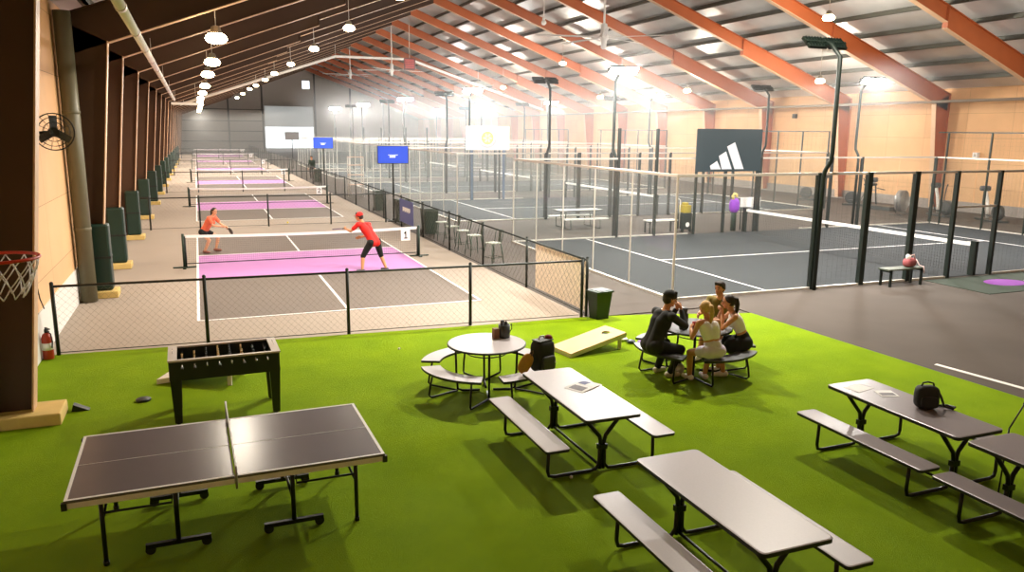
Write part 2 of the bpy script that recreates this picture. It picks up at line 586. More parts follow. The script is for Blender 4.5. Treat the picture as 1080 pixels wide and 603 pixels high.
def pick_court(y0, idx):
    W_, L_ = 6.096, 13.411
    yn = y0 + L_ / 2
    m = MB()
    z0, z1, z2 = 0.0, 0.006, 0.010
    lw = .06
    # playing surface in three bands, then the kitchen, then the lines
    m.box(0, W_, y0, yn - 2.134, -.005, z1, 0)
    m.box(0, W_, yn - 2.134, yn + 2.134, -.005, z1, 1)
    m.box(0, W_, yn + 2.134, y0 + L_, -.005, z1, 0)
    for (a, b, c, d) in ((0, lw, y0, y0 + L_), (W_ - lw, W_, y0, y0 + L_), (lw, W_ - lw, y0, y0 + lw), (lw, W_ - lw, y0 + L_ - lw, y0 + L_),
                         (lw, W_ - lw, yn - 2.134, yn - 2.134 + lw), (lw, W_ - lw, yn + 2.134 - lw, yn + 2.134),
                         (W_ / 2 - lw / 2, W_ / 2 + lw / 2, y0 + lw, yn - 2.134), (W_ / 2 - lw / 2, W_ / 2 + lw / 2, yn + 2.134, y0 + L_ - lw)):
        m.box(a, b, c, d, z1 - .004, z2, 2)
    struct(m.build('floor_court', [court_gray, kitchen_m, white_line]))
    # the net
    n = thing('pickleball_net', 'pickleball net with white top tape across the %s lilac court from the turf' % ORD[idx], 'net', (W_ / 2, yn, 0.006), 0, 'pickleball nets')
    half = 3.353
    for s in (-1, 1):
        p = MB().cyl((s * half, 0, 0), (s * half, 0, .95), .035, n=10).box(s * half - .3, s * half + .3, -.03, .03, 0, .03).box(s * half - .04, s * half + .04, -.25, .25, 0, .03)
        p.build('net_post', darkgreen, n)
        if idx < 3:
            sp = MB().cyl((s * half - s * .05, 0, .02), (s * half - s * .05, 0, .88), .022, n=8)
            sp.build('tension_cord', black_m, n)
    def top(x): return .914 - .05 * (1 - (x / half) ** 2)
    tp = MB()
    N = 12
    for i in range(N):
        x0, x1 = -half + .06 + (2 * half - .12) * i / N, -half + .06 + (2 * half - .12) * (i + 1) / N
        tp.hexa([(x0, -.012, top(x0) - .075), (x1, -.012, top(x1) - .075), (x1, .012, top(x1) - .075), (x0, .012, top(x0) - .075),
                 (x0, -.012, top(x0)), (x1, -.012, top(x1)), (x1, .012, top(x1)), (x0, .012, top(x0))])
    tp.build('top_tape', tape_w, n)
    bt = MB().box(-half + .06, half - .06, -.008, .008, .1, .125)
    bt.build('bottom_band', net_black, n)
    ms = MB()
    step = .055 if idx == 0 else (.08 if idx == 1 else .14)
    rr = .0019 if idx == 0 else (.0026 if idx == 1 else .0045)
    k = int(2 * half / step)
    for i in range(k + 1):
        x = -half + .08 + i * step
        if x < half - .07:
            ms.wire((x, 0, .11), (x, 0, top(x) - .06), rr)
    for j in range(int(.74 / step) + 1):
        ms.wire((-half + .08, 0, .12 + j * step), (half - .08, 0, .12 + j * step), rr)
    ms.build('net_mesh', net_gray, n)
    pl = MB().box(half - .56, half - .28, -.03, -.014, .5, .86, 0)
    stroke_digits(pl, '123456'[idx], (half - .475, -.03, .575), (1, 0, 0), (0, 0, 1), .12, .035, .004, 1)
    pl.build('court_number_plate', [tape_w, navy], n)


for i in range(6):
    pick_court(18.3 * i, i)

# ================================================================== CHAIN LINK FENCES
fence_m = mat('black_fence_tube', (30, 36, 32), 0.45, metal=0.3)
chain_m = mat('dark_chain_link', (112, 106, 98), 0.5, metal=0.4)


def fence(label, a, b, nposts, h=1.2, step=.085, r=.0013, lean=0.0, posts=None, group='chain link fences'):
    a, b = Vector((*a, 0)), Vector((*b, 0))
    L = (b - a).length
    d = (b - a) / L
    t = thing('chain_link_fence', label, 'fence', a, math.atan2(d.y, d.x), group)
    ps = posts or [L * i / (nposts - 1) for i in range(nposts)]
    for p in ps:
        MB().cyl((p, 0, 0), (p, 0, h + .05), .032, n=10).sphere((p, 0, h + .05), .034, n=10, k=6).build('fence_post', fence_m, t)
    MB().cyl((0, 0, h), (L, 0, h), .022, n=8).build('top_rail', fence_m, t)
    MB().cyl((0, 0, .05), (L, 0, .05), .008, n=6).build('bottom_wire', fence_m, t)
    m = MB()
    z0, z1 = .05, h
    H = z1 - z0
    s = step * 1.414
    n = int((L + H) / s) + 1
    for i in range(n + 1):
        c = i * s
        # rising: u = c - (H - v)  ; falling: u = c - v
        u0, u1 = max(0, c - H), min(L, c)
        if u1 > u0 + .01:
            m.wire((u0, 0, z0 + (u0 - (c - H))), (u1, 0, z0 + (u1 - (c - H))), r)
            m.wire((u0, .004, z0 + (c - u0)), (u1, .004, z0 + (c - u1)), r)
    m.build('chain_mesh', chain_m, t)
    return t


fence('low black chain link fence between the turf and the numbered court', (-2.22, -1.76), (7.58, -2.22), 0, posts=[.02, 2.41, 4.92, 7.33, 9.76])
wf = fence('chain link fence separating the pickleball courts from the grey walkway', (7.66, -2.2), (7.66, 112), 0, step=.16, r=.003, group=None,
      posts=[.02] + [3.24 * k + .05 for k in range(1, 35)])
MB().box(.06, 2.75, -.012, -.006, .1, 1.17).build('windscreen_cloth', mat('beige_windscreen', (244, 228, 208), 0.8, var=0.06), wf)['label'] = 'beige windscreen cloth'
for k, y in enumerate((15.8, 34.1, 52.4, 70.7, 89.0)):
    st = (.1, .2, .3, .4, .4)[k]
    fence('low chain link fence between the %s and the %s pickleball court from the turf' % (ORD[k], ORD[k + 1]), (XL + .55, y), (7.6, y), 0, step=st, r=.0016 * st / .085 * .7,
          posts=[.3, 2.05, 4.58, 7.03, 9.3])

# ================================================================== PADEL COURTS
padel_m = mat('padel_turf_blue_grey', (21, 28, 32), 0.9, var=0.12, scale=1.2, detail=9, bump=0.3, bscale=120)
frame_m = mat('dark_green_frame', (18, 30, 24), 0.45, var=0.1)
railw = mat('pale_galvanised_rail', (206, 200, 190), 0.4, metal=0.4)
glass = glass_mat('court_glass', (0.975, 0.985, 0.98), 0.03, 0.012)
wire_m = mat('thin_mesh_wire', (60, 66, 62), 0.5, metal=0.4)
PX0, PX1 = 10.3, 30.1


def grid_panel(mb, p0, ux, w_, z0, z1, step, r):
    p0, ux = Vector(p0), Vector(ux)
    k = max(1, int(round(w_ / step)))
    for i in range(k + 1):
        q = p0 + ux * (w_ * i / k)
        mb.wire((q.x, q.y, z0), (q.x, q.y, z1), r)
    k = max(1, int(round((z1 - z0) / step)))
    for i in range(k + 1):
        z = z0 + (z1 - z0) * i / k
        q = p0 + ux * w_
        mb.wire((p0.x, p0.y, z), (q.x, q.y, z), r)


def padel(y0, idx):
    y1 = y0 + 10.0
    near = idx == 0
    where = '%s glass court from the turf' % ORD[idx]
    # floor
    m = MB().box(PX0, PX1, y0, y1, -.01, .008, 0)
    xn = 20.1
    lw = .05
    for (a, b, c, d) in ((xn - 6.95 - lw, xn - 6.95, y0 + .05, y1 - .05), (xn + 6.95, xn + 6.95 + lw, y0 + .05, y1 - .05), (xn - 6.95, xn + 6.95, y0 + 5 - lw / 2, y0 + 5 + lw / 2)):
        m.box(a, b, c, d, 0, .012, 1)
    struct(m.build('floor_padel', [padel_m, white_line]))
    # pale base channel
    e = thing('glass_court_enclosure', 'glass walled enclosure with dark posts around the %s' % where, 'enclosure', (PX0, y0, 0), 0, 'glass court enclosures')
    Lx, Ly = PX1 - PX0, 10.0
    bs = MB()
    bs.box(-.06, .02, -.06, Ly + .06, 0, .05).box(-.06, 8.7, -.06, .02, 0, .05).box(10.6, Lx, -.06, .02, 0, .05)
    bs.box(-.06, 7.2, Ly - .02, Ly + .06, 0, .05).box(12.6, Lx, Ly - .02, Ly + .06, 0, .05).box(Lx - .02, Lx + .06, -.06, Ly + .06, 0, .05)
    bs.build('base_channel', railw, e)
    tr = MB()
    for yy in (0, Ly):
        tr.box(-.03, Lx + .03, yy - .03, yy + .03, 2.84, 2.9)
    tr.box(-.03, .03, 0, Ly, 2.84, 2.9).box(Lx - .03, Lx + .03, 0, Ly, 2.84, 2.9)
    tr.build('top_rail', railw, e)
    # posts (front / back long sides), positions as distances from the pickleball end
    fr = [0, 4.08, 5.68, 7.3, 8.78, 10.42, 12.3, 14.0, 15.6, Lx]
    for yy, nm in ((0, 'front'), (Ly, 'back')):
        for k, x in enumerate(fr):
            if nm == 'back' and k in (3, 6):
                continue
            if k == 0:
                MB().box(-.02, .02, yy - .02, yy + .02, 0, 2.9).build('post', railw, e)
                continue
            thick = .075 if k in (1, 2, 3) and nm == 'front' else .04
            z = 2.9
            if nm == 'back' and k in (1, 2):
                z = 3.95
            MB().box(x - thick, x + thick, yy - .07, yy + .05, 0, z).build('post', frame_m, e)
    for yy in (2, 4, 6, 8):
        MB().box(-.014, .014, yy - .014, yy + .014, 0, 2.9).build('post', railw, e)
    for yy in (0, 1.9, 3.8, 5.7, 7.5, 9.5):
        MB().box(Lx - .03, Lx + .03, yy - .03, yy + .03, 0, 3.95).build('post', frame_m, e)
    MB().box(8.78, 10.42, -.03, .03, 1.9, 1.95).build('door_head_rail', railw, e)
    MB().box(Lx - .02, Lx + .02, 0, Ly, 3.9, 3.95).build('top_rail', frame_m, e)
    # glass
    def pane(x0, x1, ya, yb, z1=2.84):
        if abs(x1 - x0) < abs(yb - ya):
            b = MB().box(x0 - .005, x0 + .005, ya + .03, yb - .03, .05, z1)
        else:
            b = MB().box(x0 + .05, x1 - .05, ya - .005, ya + .005, .05, z1)
        b.build('glass_panel', glass, e)
    for a in range(5):
        pane(0, 0, a * 2, a * 2 + 2)
        pane(Lx, Lx, a * 2, a * 2 + 2)
    for yy in (0, Ly):
        for a, b in ((0, 2.04), (2.04, 4.08), (15.6, 17.7), (17.7, Lx)):
            pane(a, b, yy, yy)
    # welded mesh in the middle of the long sides and above the far back wall
    mm = MB()
    stp, r = ((.16, .0011), (.3, .0025))[0 if near else 1]
    for yy in (0, Ly):
        for a, b in ((4.08, 8.78), (10.42, 15.6)):
            grid_panel(mm, (a, yy, 0), (1, 0, 0), b - a, .06, 2.84, stp, r)
    grid_panel(mm, (Lx, 0, 0), (0, 1, 0), Ly, 2.9, 3.9, stp, r)
    mm.build('mesh_panel', wire_m, e)
    # net
    n = thing('padel_net', 'white taped net on dark posts across the %s' % where, 'net', (xn, y0, 0.008), 0, 'glass court nets')
    for s in (.04, 9.96):
        MB().box(-.05, .05, s - .09, s + .09, 0, .95).build('net_post', frame_m, n)
    MB().box(-.012, .012, .1, 9.9, .8, .9).build('top_tape', tape_w, n)
    ms = MB()
    grid_panel(ms, (0, .1, 0), (0, 1, 0), 9.8, .02, .8, .09 if near else .2, .003 if near else .006)
    ms.build('net_mesh', net_black, n)
    # floodlight poles at the four mid corners
    for (lx, s) in ((4.05, -1), (15.55, -1), (4.05, 1), (15.55, 1)):
        sidew = 'walkway' if s < 0 else 'far'
        endw = 'lilac court' if lx < 9 else 'gym wall'
        yy = y0 if s < 0 else y1
        t = thing('floodlight_pole', 'floodlight pole, %s side of %s, %s end' % (sidew, where.replace('from the', 'from'), endw), 'floodlight', (PX0 + lx, yy + s * .16, 0), 0 if s < 0 else math.pi, 'floodlight poles')
        MB().tube([(0, 0, 0), (0, 0, 2.75), (0, -.03, 2.95), (0, -.2, 3.2), (0, -.22, 3.4), (0, -.2, 5.6), (0, .1, 5.9), (0, .25, 5.95)], .055, 10).build('pole', frame_m, t)
        rot = Matrix.Rotation(R(42), 3, 'X')
        hd = MB()
        hd.obox((0, .3, 5.98), (1.2, .06, .06), rot)
        fins = [-.3, .3]
        for fx in fins:
            hd.obox((fx, .34, 5.96), (.54, .36, .07), rot)
            for q in range(6):
                hd.obox(Vector((fx - .22 + q * .088, .34, 5.96)) + rot @ Vector((0, 0, .055)), (.014, .3, .05), rot)
        h = hd.build('flood_head', frame_m, t)
        for fx in fins:
            c = Vector((fx, .34, 5.96)) + rot @ Vector((0, 0, -.04))
            MB().obox(c, (.46, .28, .012), rot).build('lens', lens_m, h)
        c = Vector((0, .34, 5.96)) + rot @ Vector((0, 0, -.06))
        a = area_light('flood_light', c, c + rot @ Vector((0, 0, -1)), 1.1, .3, FLOOD_W, (1.0, .96, .9), t)


lens_m = mat('lit_flood_lens', (255, 250, 240), 0.3, emit=FLOOD_GLOW, var=0.0)
PADEL_Y = [-1.4, 15.0, 30.0, 45.5, 61.0]
for i, y in enumerate(PADEL_Y):
    padel(y, i)

# ================================================================== PICNIC TABLES ON THE TURF
top_light = mat('speckled_light_top', (184, 176, 178), 0.36, var=0.07, scale=60, detail=2)
top_dark = mat('speckled_grey_top', (128, 118, 120), 0.36, var=0.1, scale=60, detail=2)
edge_m = mat('black_edge', (24, 24, 24), 0.5)
tube_m = mat('black_frame_tube', (26, 28, 26), 0.35, metal=0.4)
TZ = .0101   # turf surface


def slab(w, l, z0, z1, rad, mats, name, parent, x=0.0, lip=.012):
    """rounded rectangular top: light face over a dark edge; w along x, l along y"""
    pts = []
    for cx, cy, a0 in ((w / 2 - rad, l / 2 - rad, 0), (-w / 2 + rad, l / 2 - rad, 90), (-w / 2 + rad, -l / 2 + rad, 180), (w / 2 - rad, -l / 2 + rad, 270)):
        for k in range(5):
            t = R(a0 + 22.5 * k)
            pts.append((cx + rad * math.cos(t) + x, cy + rad * math.sin(t)))
    n = len(pts)
    m = MB()
    ins = [(x + (px - x) * (1 - lip / (w / 2)), py * (1 - lip / (l / 2))) for px, py in pts]
    vs = [(px, py, z0) for px, py in pts] + [(px, py, z1 - .004) for px, py in pts] + [(px, py, z1) for px, py in ins]
    m.add(vs[:2 * n], [tuple(range(n - 1, -1, -1))] + [(i, (i + 1) % n, n + (i + 1) % n, n + i) for i in range(n)], 1)
    o = len(m.v)
    m.add(vs[n:], [(i, (i + 1) % n, n + (i + 1) % n, n + i) for i in range(n)] + [tuple(range(n, 2 * n))], 0)
    return m.build(name, mats, parent)


def picnic(label, loc, dark=False, rz=0):
    t = thing('picnic_table', label, 'table', loc, rz, 'long picnic tables on the turf')
    mats = [top_dark if dark else top_light, edge_m]
    slab(.70, 1.86, .705, .745, .05, mats, 'table_top', t)
    for s in (-1, 1):
        slab(.29, 1.84, .415, .45, .04, mats, 'bench_seat', t, s * .67)
    for y in (-.66, .66):
        # pedestal with a V head, one per end
        for s in (-1, 1):
            MB().tube([(s * .022, y, .03), (s * .022, y, .36), (s * .04, y, .43), (s * .15, y, .56), (s * .27, y, .7)], .024, 8).build('pedestal_tube', tube_m, t)
            # tube that runs along the ground to the bench and rises to its seat
            MB().tube([(s * .03, y, .34), (s * .035, y, .09), (s * .08, y, .03), (s * .16, y, .022), (s * .60, y, .022), (s * .665, y, .04), (s * .68, y, .1), (s * .67, y, .415)], .02, 8).build('bench_leg', tube_m, t)
        MB().box(-.31, .31, y - .02, y + .02, .685, .707).build('top_bracket', tube_m, t)
        MB().box(-.055, .055, y - .03, y + .03, .27, .33).build('clamp', tube_m, t)
    MB().tube([(0, -.66, .05), (0, .66, .05)], .016, 8).build('spine_tube', tube_m, t)
    return t


picnic('long grey picnic table with an open magazine lying on its top', (4.32, -8.47, TZ))
picnic('long bare light grey picnic table with nothing lying on its top', (4.31, -11.38, TZ))
picnic('long dark grey picnic table carrying papers and a black bag', (7.74, -10.24, TZ), True)
picnic('bare dark grey picnic table standing end to end with the one carrying a black bag', (7.745, -12.19, TZ), True)


def round_table(label, loc, dark=False, a0=30):
    t = thing('round_picnic_table', label, 'table', loc, 0, 'round picnic tables')
    mats = [mat('round_dark_top', (104, 106, 110), 0.45, var=0.08, scale=60) if dark else top_light, edge_m]
    m = MB()
    N = 40
    prof = [(.57, .715), (.585, .72), (.585, .74), (.575, .745)]
    m.lathe(prof, (0, 0, 0), N, 1, None, False)
    m2 = MB()
    m2.add([(.572 * math.cos(2 * math.pi * i / N), .572 * math.sin(2 * math.pi * i / N), .747) for i in range(N)], [tuple(range(N))])
    # light face set into the dark edge
    m.v += m2.v
    m.f += [tuple(i + len(m.v) - N for i in range(N))]
    m.m.append(0)
    m.sm.append(False)
    m.build('table_top', mats, t)
    for k in range(4):
        a = R(a0 + 90 * k + 45)
        c, s_ = math.cos(a), math.sin(a)
        MB().tube([(c * .46, s_ * .46, .71), (c * .45, s_ * .45, .3), (c * .43, s_ * .43, .05), (c * .36, s_ * .36, .02), (c * .1, s_ * .1, .022)], .018, 8).build('leg', tube_m, t)
    MB().tube([(.3 * math.cos(2 * math.pi * i / 20), .3 * math.sin(2 * math.pi * i / 20), .6) for i in range(20)], .009, 6, 0, True).build('ring_brace', tube_m, t)
    for k in range(4):
        ac = R(a0 + 90 * k)
        m = MB()
        n = 14
        half = R(36)
        out, inn = [], []
        for i in range(n + 1):
            a = ac - half + 2 * half * i / n
            out.append((.98 * math.cos(a), .98 * math.sin(a)))
            inn.append((.70 * math.cos(a), .70 * math.sin(a)))
        pl = out + inn[::-1]
        q = len(pl)
        vs = [(x, y, .415) for x, y in pl] + [(x, y, .445) for x, y in pl]
        for i in range(n):
            j = q - 1 - i
            m.add([(*pl[i], .45), (*pl[i + 1], .45), (*pl[j - 1], .45), (*pl[j], .45)], [(0, 1, 2, 3)], 0)
            m.add([(*pl[i], .415), (*pl[i + 1], .415), (*pl[j - 1], .415), (*pl[j], .415)], [(3, 2, 1, 0)], 1)
        m.add([(x, y, .415) for x, y in pl] + [(x, y, .45) for x, y in pl], [(i, (i + 1) % q, q + (i + 1) % q, q + i) for i in range(q)], 1)
        st = m.build('bench_seat', mats, t)
        for s in (-1, 1):
            a = ac + s * half * .72
            c, s_ = math.cos(a), math.sin(a)
            b = R(a0 + 90 * k + 45 * s)
            cb, sb = math.cos(b), math.sin(b)
            MB().tube([(.84 * c, .84 * s_, .415), (.89 * c, .89 * s_, .2), (.91 * c, .91 * s_, .06), (.88 * c, .88 * s_, .022), (.43 * cb, .43 * sb, .022)], .016, 8).build('bench_leg', tube_m, t)
    return t


round_table('round light grey picnic table with four curved benches and a dark caddy on top', (4.03, -6.03, TZ), False, 30)
round_table('round dark picnic table where four people are sitting', (7.56, -6.24, TZ), True, 10)

# ================================================================== TABLE TENNIS TABLE
tt = thing('table_tennis_table', 'grey folding table tennis table with white edges on the green turf', 'table', (.345, -8.76, TZ), R(.8))
blue_gray = mat('table_grey_top', (104, 96, 100), 0.24, var=0.04, scale=4)
tz = .75
for s in (-1, 1):
    x0, x1 = (-1.37, -.012) if s < 0 else (.012, 1.37)
    m = MB()
    m.box(x0, x1, -.7625, .7625, tz - .025, tz, 0)
    m.box(x0, x1, -.7625, -.735, tz, tz + .0015, 1).box(x0, x1, .735, .7625, tz, tz + .0015, 1)
    xe = (x0, x0 + .028) if s < 0 else (x1 - .028, x1)
    m.box(*xe, -.735, .735, tz, tz + .0015, 1)
    m.box(x0, x1, -.002, .002, tz, tz + .001, 1)
    m.build('table_half', [blue_gray, white_line], tt)
    ap = MB()
    ap.box(x0, x1, -.762, -.745, tz - .075, tz - .025).box(x0, x1, .745, .762, tz - .075, tz - .025)
    xo = (x0, x0 + .02) if s < 0 else (x1 - .02, x1)
    xi = (x1 - .02, x1) if s < 0 else (x0, x0 + .02)
    ap.box(*xo, -.745, .745, tz - .075, tz - .025).box(*xi, -.745, .745, tz - .075, tz - .025)
    ap.build('apron', mat('white_apron', (226, 220, 214), 0.5), tt)
    for cy in (-.75, .75):
        xc = x0 if s < 0 else x1
        MB().box(xc - .022, xc + .022, cy - .022, cy + .022, tz - .085, tz - .02).build('corner_cap', black_m, tt)
    # outer legs
    for y in (-.56, .56):
        xl = s * 1.12
        MB().tube([(xl, y, tz - .04), (xl, y, .02)], .02, 8).cyl((xl, y, 0), (xl, y, .04), .026, n=10).build('leg', tube_m, tt)
    MB().tube([(s * 1.12, -.56, .42), (s * 1.12, .56, .42)], .013, 8).tube([(s * 1.12, .56, .5), (s * .55, .56, .5), (s * .55, .56, tz - .04)], .012, 8).tube([(s * 1.12, -.56, .5), (s * .55, -.56, .5), (s * .55, -.56, tz - .04)], .012, 8).build('leg_brace', tube_m, tt)
    # wheeled undercarriage of each half
    for y in (-.5, .5):
        xw = s * .52
        MB().tube([(xw, y, tz - .04), (xw, y, .09)], .022, 8).build('carriage_post', tube_m, tt)
        MB().box(xw - .28, xw + .28, y - .022, y + .022, .06, .1).build('carriage_foot', tube_m, tt)
        for q in (-.24, .24):
            MB().cyl((xw + q, y - .02, .045), (xw + q, y + .02, .045), .045, n=16).build('wheel', black_m, tt)
    MB().tube([(s * .52, -.5, .3), (s * .52, .5, .3)], .014, 8).build('cross_bar', tube_m, tt)
for y in (-.9, .9):
    s = 1 if y > 0 else -1
    MB().cyl((0, y, tz - .06), (0, y, tz + .1525), .011, n=8).tube([(0, y, tz - .05), (0, s * .74, tz - .05)], .01, 6).box(-.03, .03, s * .72 - .03, s * .72 + .03, tz - .07, tz - .02).build('net_post', mat('grey_net_post', (150, 146, 140), 0.4, metal=0.5), tt)
nm = MB()
grid_panel(nm, (0, -.9, 0), (0, 1, 0), 1.8, tz + .012, tz + .14, .018, .0012)
nt_ = nm.build('net_mesh', net_black, tt)
MB().box(-.006, .006, -.9, .9, tz + .138, tz + .153).build('net_tape', tape_w, tt)

# ================================================================== FOOSBALL TABLE
ft = thing('foosball_table', 'black foosball table with silver rods and tan figures behind the table tennis table', 'table', (.385, -5.57, TZ), R(1.0))
fb_black = mat('foosball_black', (26, 30, 26), 0.4, var=0.15)
fb_rail = mat('foosball_grey_rail', (196, 184, 176), 0.4, var=0.06)
field = mat('foosball_green_field', (34, 60, 34), 0.5)
fy, fx, fz0, fz1 = .37, .69, .60, .86
body = MB()
body.box(-fx, fx, -fy, -fy + .03, fz0, fz1).box(-fx, fx, fy - .03, fy, fz0, fz1).box(-fx, -fx + .09, -fy + .03, fy - .03, fz0, fz1).box(fx - .09, fx, -fy + .03, fy - .03, fz0, fz1)
body.build('cabinet', fb_black, ft, .006)
MB().box(-fx + .09, fx - .09, -fy + .03, fy - .03, fz0 + .04, fz0 + .07).build('playfield', field, ft)
rl = MB()
rl.box(-fx - .012, fx + .012, -fy - .012, -fy + .04, fz1, fz1 + .022).box(-fx - .012, fx + .012, fy - .04, fy + .012, fz1, fz1 + .022)
rl.box(-fx - .012, -fx + .1, -fy + .04, fy - .04, fz1, fz1 + .022).box(fx - .1, fx + .012, -fy + .04, fy - .04, fz1, fz1 + .022)
rl.build('top_rail', fb_rail, ft)
for sx in (-1, 1):
    for sy in (-1, 1):
        m = MB()
        cx, cy = sx * (fx - .07), sy * (fy - .06)
        m.hexa([(cx - .045, cy - .045, .02), (cx + .045, cy - .045, .02), (cx + .045, cy + .045, .02), (cx - .045, cy + .045, .02),
                (cx - .07, cy - .06, fz0 + .05), (cx + .07, cy - .06, fz0 + .05), (cx + .07, cy + .06, fz0 + .05), (cx - .07, cy + .06, fz0 + .05)])
        m.cyl((cx, cy, 0), (cx, cy, .025), .03, n=12)
        m.build('leg', fb_black, ft)
for s in (-1, 1):
    MB().box(s * (fx - .052) - .008, s * (fx - .052) + .008, -.12, .12, fz0 + .07, fz1 - .09).build('goal_mouth', black_m, ft)
chrome = mat('chrome_rod', (210, 210, 212), 0.2, metal=1.0)
tan = mat('tan_figure', (222, 190, 128), 0.45)
darkfig = mat('dark_figure', (40, 52, 60), 0.45)
counts = [1, 2, 3, 5, 5, 3, 2, 1]
colr = [0, 0, 1, 0, 1, 0, 1, 1]
for k in range(8):
    x = -fx + .16 + k * (2 * fx - .32) / 7
    z = fz1 - .045
    s = -1 if colr[k] == 0 else 1
    MBr = MB().cyl((x, -fy - .14, z), (x, fy + .14, z), .008, n=8)
    rod = MBr.build('rod', chrome, ft)
    MB().lathe([(.014, 0), (.017, .02), (.015, .06), (.017, .1), (.012, .11)], (x, s * (fy + .12) if s > 0 else -(fy + .12) - .11, z), 12, 0, Matrix.Rotation(R(-90), 3, 'X')).build('handle', black_m, rod)
    nf = counts[k]
    for q in range(nf):
        yy = (q - (nf - 1) / 2) * (.5 / max(nf, 3) * 1.35)
        f = MB().obox((x, yy, z - .005), (.022, .03, .055)).sphere((x, yy, z + .038), .013, n=8, k=6).obox((x, yy, z - .055), (.018, .024, .05)).obox((x + .004, yy, z - .082), (.03, .024, .016))
        f.build('player_figure', darkfig if colr[k] else tan, rod)
MB().sphere((.02, -.05, fz0 + .085), .017, n=10, k=6).build('ball', tape_w, ft)
for s in (-1, 1):
    sc_ = MB().cyl((s * (fx - .045), -.12, fz1 + .05), (s * (fx - .045), .12, fz1 + .05), .004, n=6)
    sc_.build('score_wire', chrome, ft)

# cornhole board lying behind the foosball table, another by the round tables
wood = mat('light_board_wood', (226, 190, 138), 0.55, var=0.1, scale=3, detail=6)
wood2 = mat('pale_board_wood', (224, 212, 196), 0.55, var=0.08, scale=3)


def cornhole(label, loc, rz, m_):
    t = thing('cornhole_board', label, 'game board', loc, rz, 'cornhole boards')
    L_, W_ = 1.22, .61
    z0, z1 = .075, .30
    # deck with a round hole near the high end, built as a fan between hole and border
    cx, rr = L_ - .23, .076
    N = 32
    def zz(x): return z0 + (z1 - z0) * x / L_
    def border(a):
        c, s = math.cos(a), math.sin(a)
        tx = (L_ - cx) / c if c > 1e-9 else (-cx / c if c < -1e-9 else 1e9)
        ty = (W_ / 2) / abs(s) if abs(s) > 1e-9 else 1e9
        k = min(tx, ty)
        return cx + c * k, s * k
    angs = sorted([2 * math.pi * i / N for i in range(N)] + [math.atan2(sy * W_ / 2, ex - cx) % (2 * math.pi) for ex in (0, L_) for sy in (-1, 1)])
    n = len(angs)
    top, bot = [], []
    for th, arr in ((0, top), (-.018, bot)):
        for a in angs:
            x, y = border(a)
            arr.append((x, y, zz(x) + th))
        for a in angs:
            x, y = cx + rr * math.cos(a), rr * math.sin(a)
            arr.append((x, y, zz(x) + th))
    m = MB()
    m.add(top + bot, [(i, (i + 1) % n, n + (i + 1) % n, n + i) for i in range(n)] + [(2 * n + i, 3 * n + i, 3 * n + (i + 1) % n, 2 * n + (i + 1) % n) for i in range(n)]
          + [(i, 2 * n + i, 2 * n + (i + 1) % n, (i + 1) % n) for i in range(n)] + [(n + i, n + (i + 1) % n, 3 * n + (i + 1) % n, 3 * n + i) for i in range(n)])
    m.build('deck', m_, t)
    MB().lathe([(.075, -.002), (.07, -.045), (0, -.05)], (cx, 0, zz(cx) - .018), 24).build('hole_shade_cup', black_m, t)  # black cup added under the hole to stand in for its shade
    f = MB()
    for y in (-W_ / 2, W_ / 2 - .02):
        f.hexa([(0, y, zz(0) - .075), (L_, y, zz(L_) - .09), (L_, y + .02, zz(L_) - .09), (0, y + .02, zz(0) - .075), (0, y, zz(0) - .018), (L_, y, zz(L_) - .018), (L_, y + .02, zz(L_) - .018), (0, y + .02, zz(0) - .018)])
    for x in (0, L_ - .02):
        f.box(x, x + .02, -W_ / 2 + .02, W_ / 2 - .02, max(0, zz(x) - .09), zz(x) - .022)
    f.build('side_frame', wood2, t)
    for y in (-.26, .26):
        MB().box(L_ - .14, L_ - .08, y - .016, y + .016, 0, zz(L_ - .11) - .02).build('leg', wood2, t)
    return t


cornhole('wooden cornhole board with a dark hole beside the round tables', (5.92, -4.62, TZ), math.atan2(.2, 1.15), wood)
# second board lies flat, white, under / behind the foosball table
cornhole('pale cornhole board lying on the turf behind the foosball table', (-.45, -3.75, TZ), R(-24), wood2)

# bean bags beside the board
pur = mat('purple_cloth', (150, 118, 188), 0.8, bump=0.3)
for k, (x, y, m_, nm) in enumerate(((7.40, -4.22, tape_w, 'white'), (7.62, -4.52, pur, 'purple'), (7.45, -4.42, MATS['dark_figure'], 'dark'))):
    m = MB().sphere((0, 0, .035), .085, 1, 1, .42, 14, 8)
    o = m.build('bean_bag', m_)
    o.location = (x, y, TZ)
    o.rotation_euler = (0, 0, k)
    tag(o, '%s bean bag on the turf behind the wooden cornhole board' % nm, 'bean bag', 'bean bags by the board')

# ================================================================== THINGS ON TABLES AND TURF
paper = mat('white_paper', (238, 236, 234), 0.7, var=0.02)
ink = mat('grey_print', (120, 116, 122), 0.7, var=0.3, scale=30)
ink2 = mat('blue_print', (92, 98, 140), 0.7, var=0.3, scale=30)


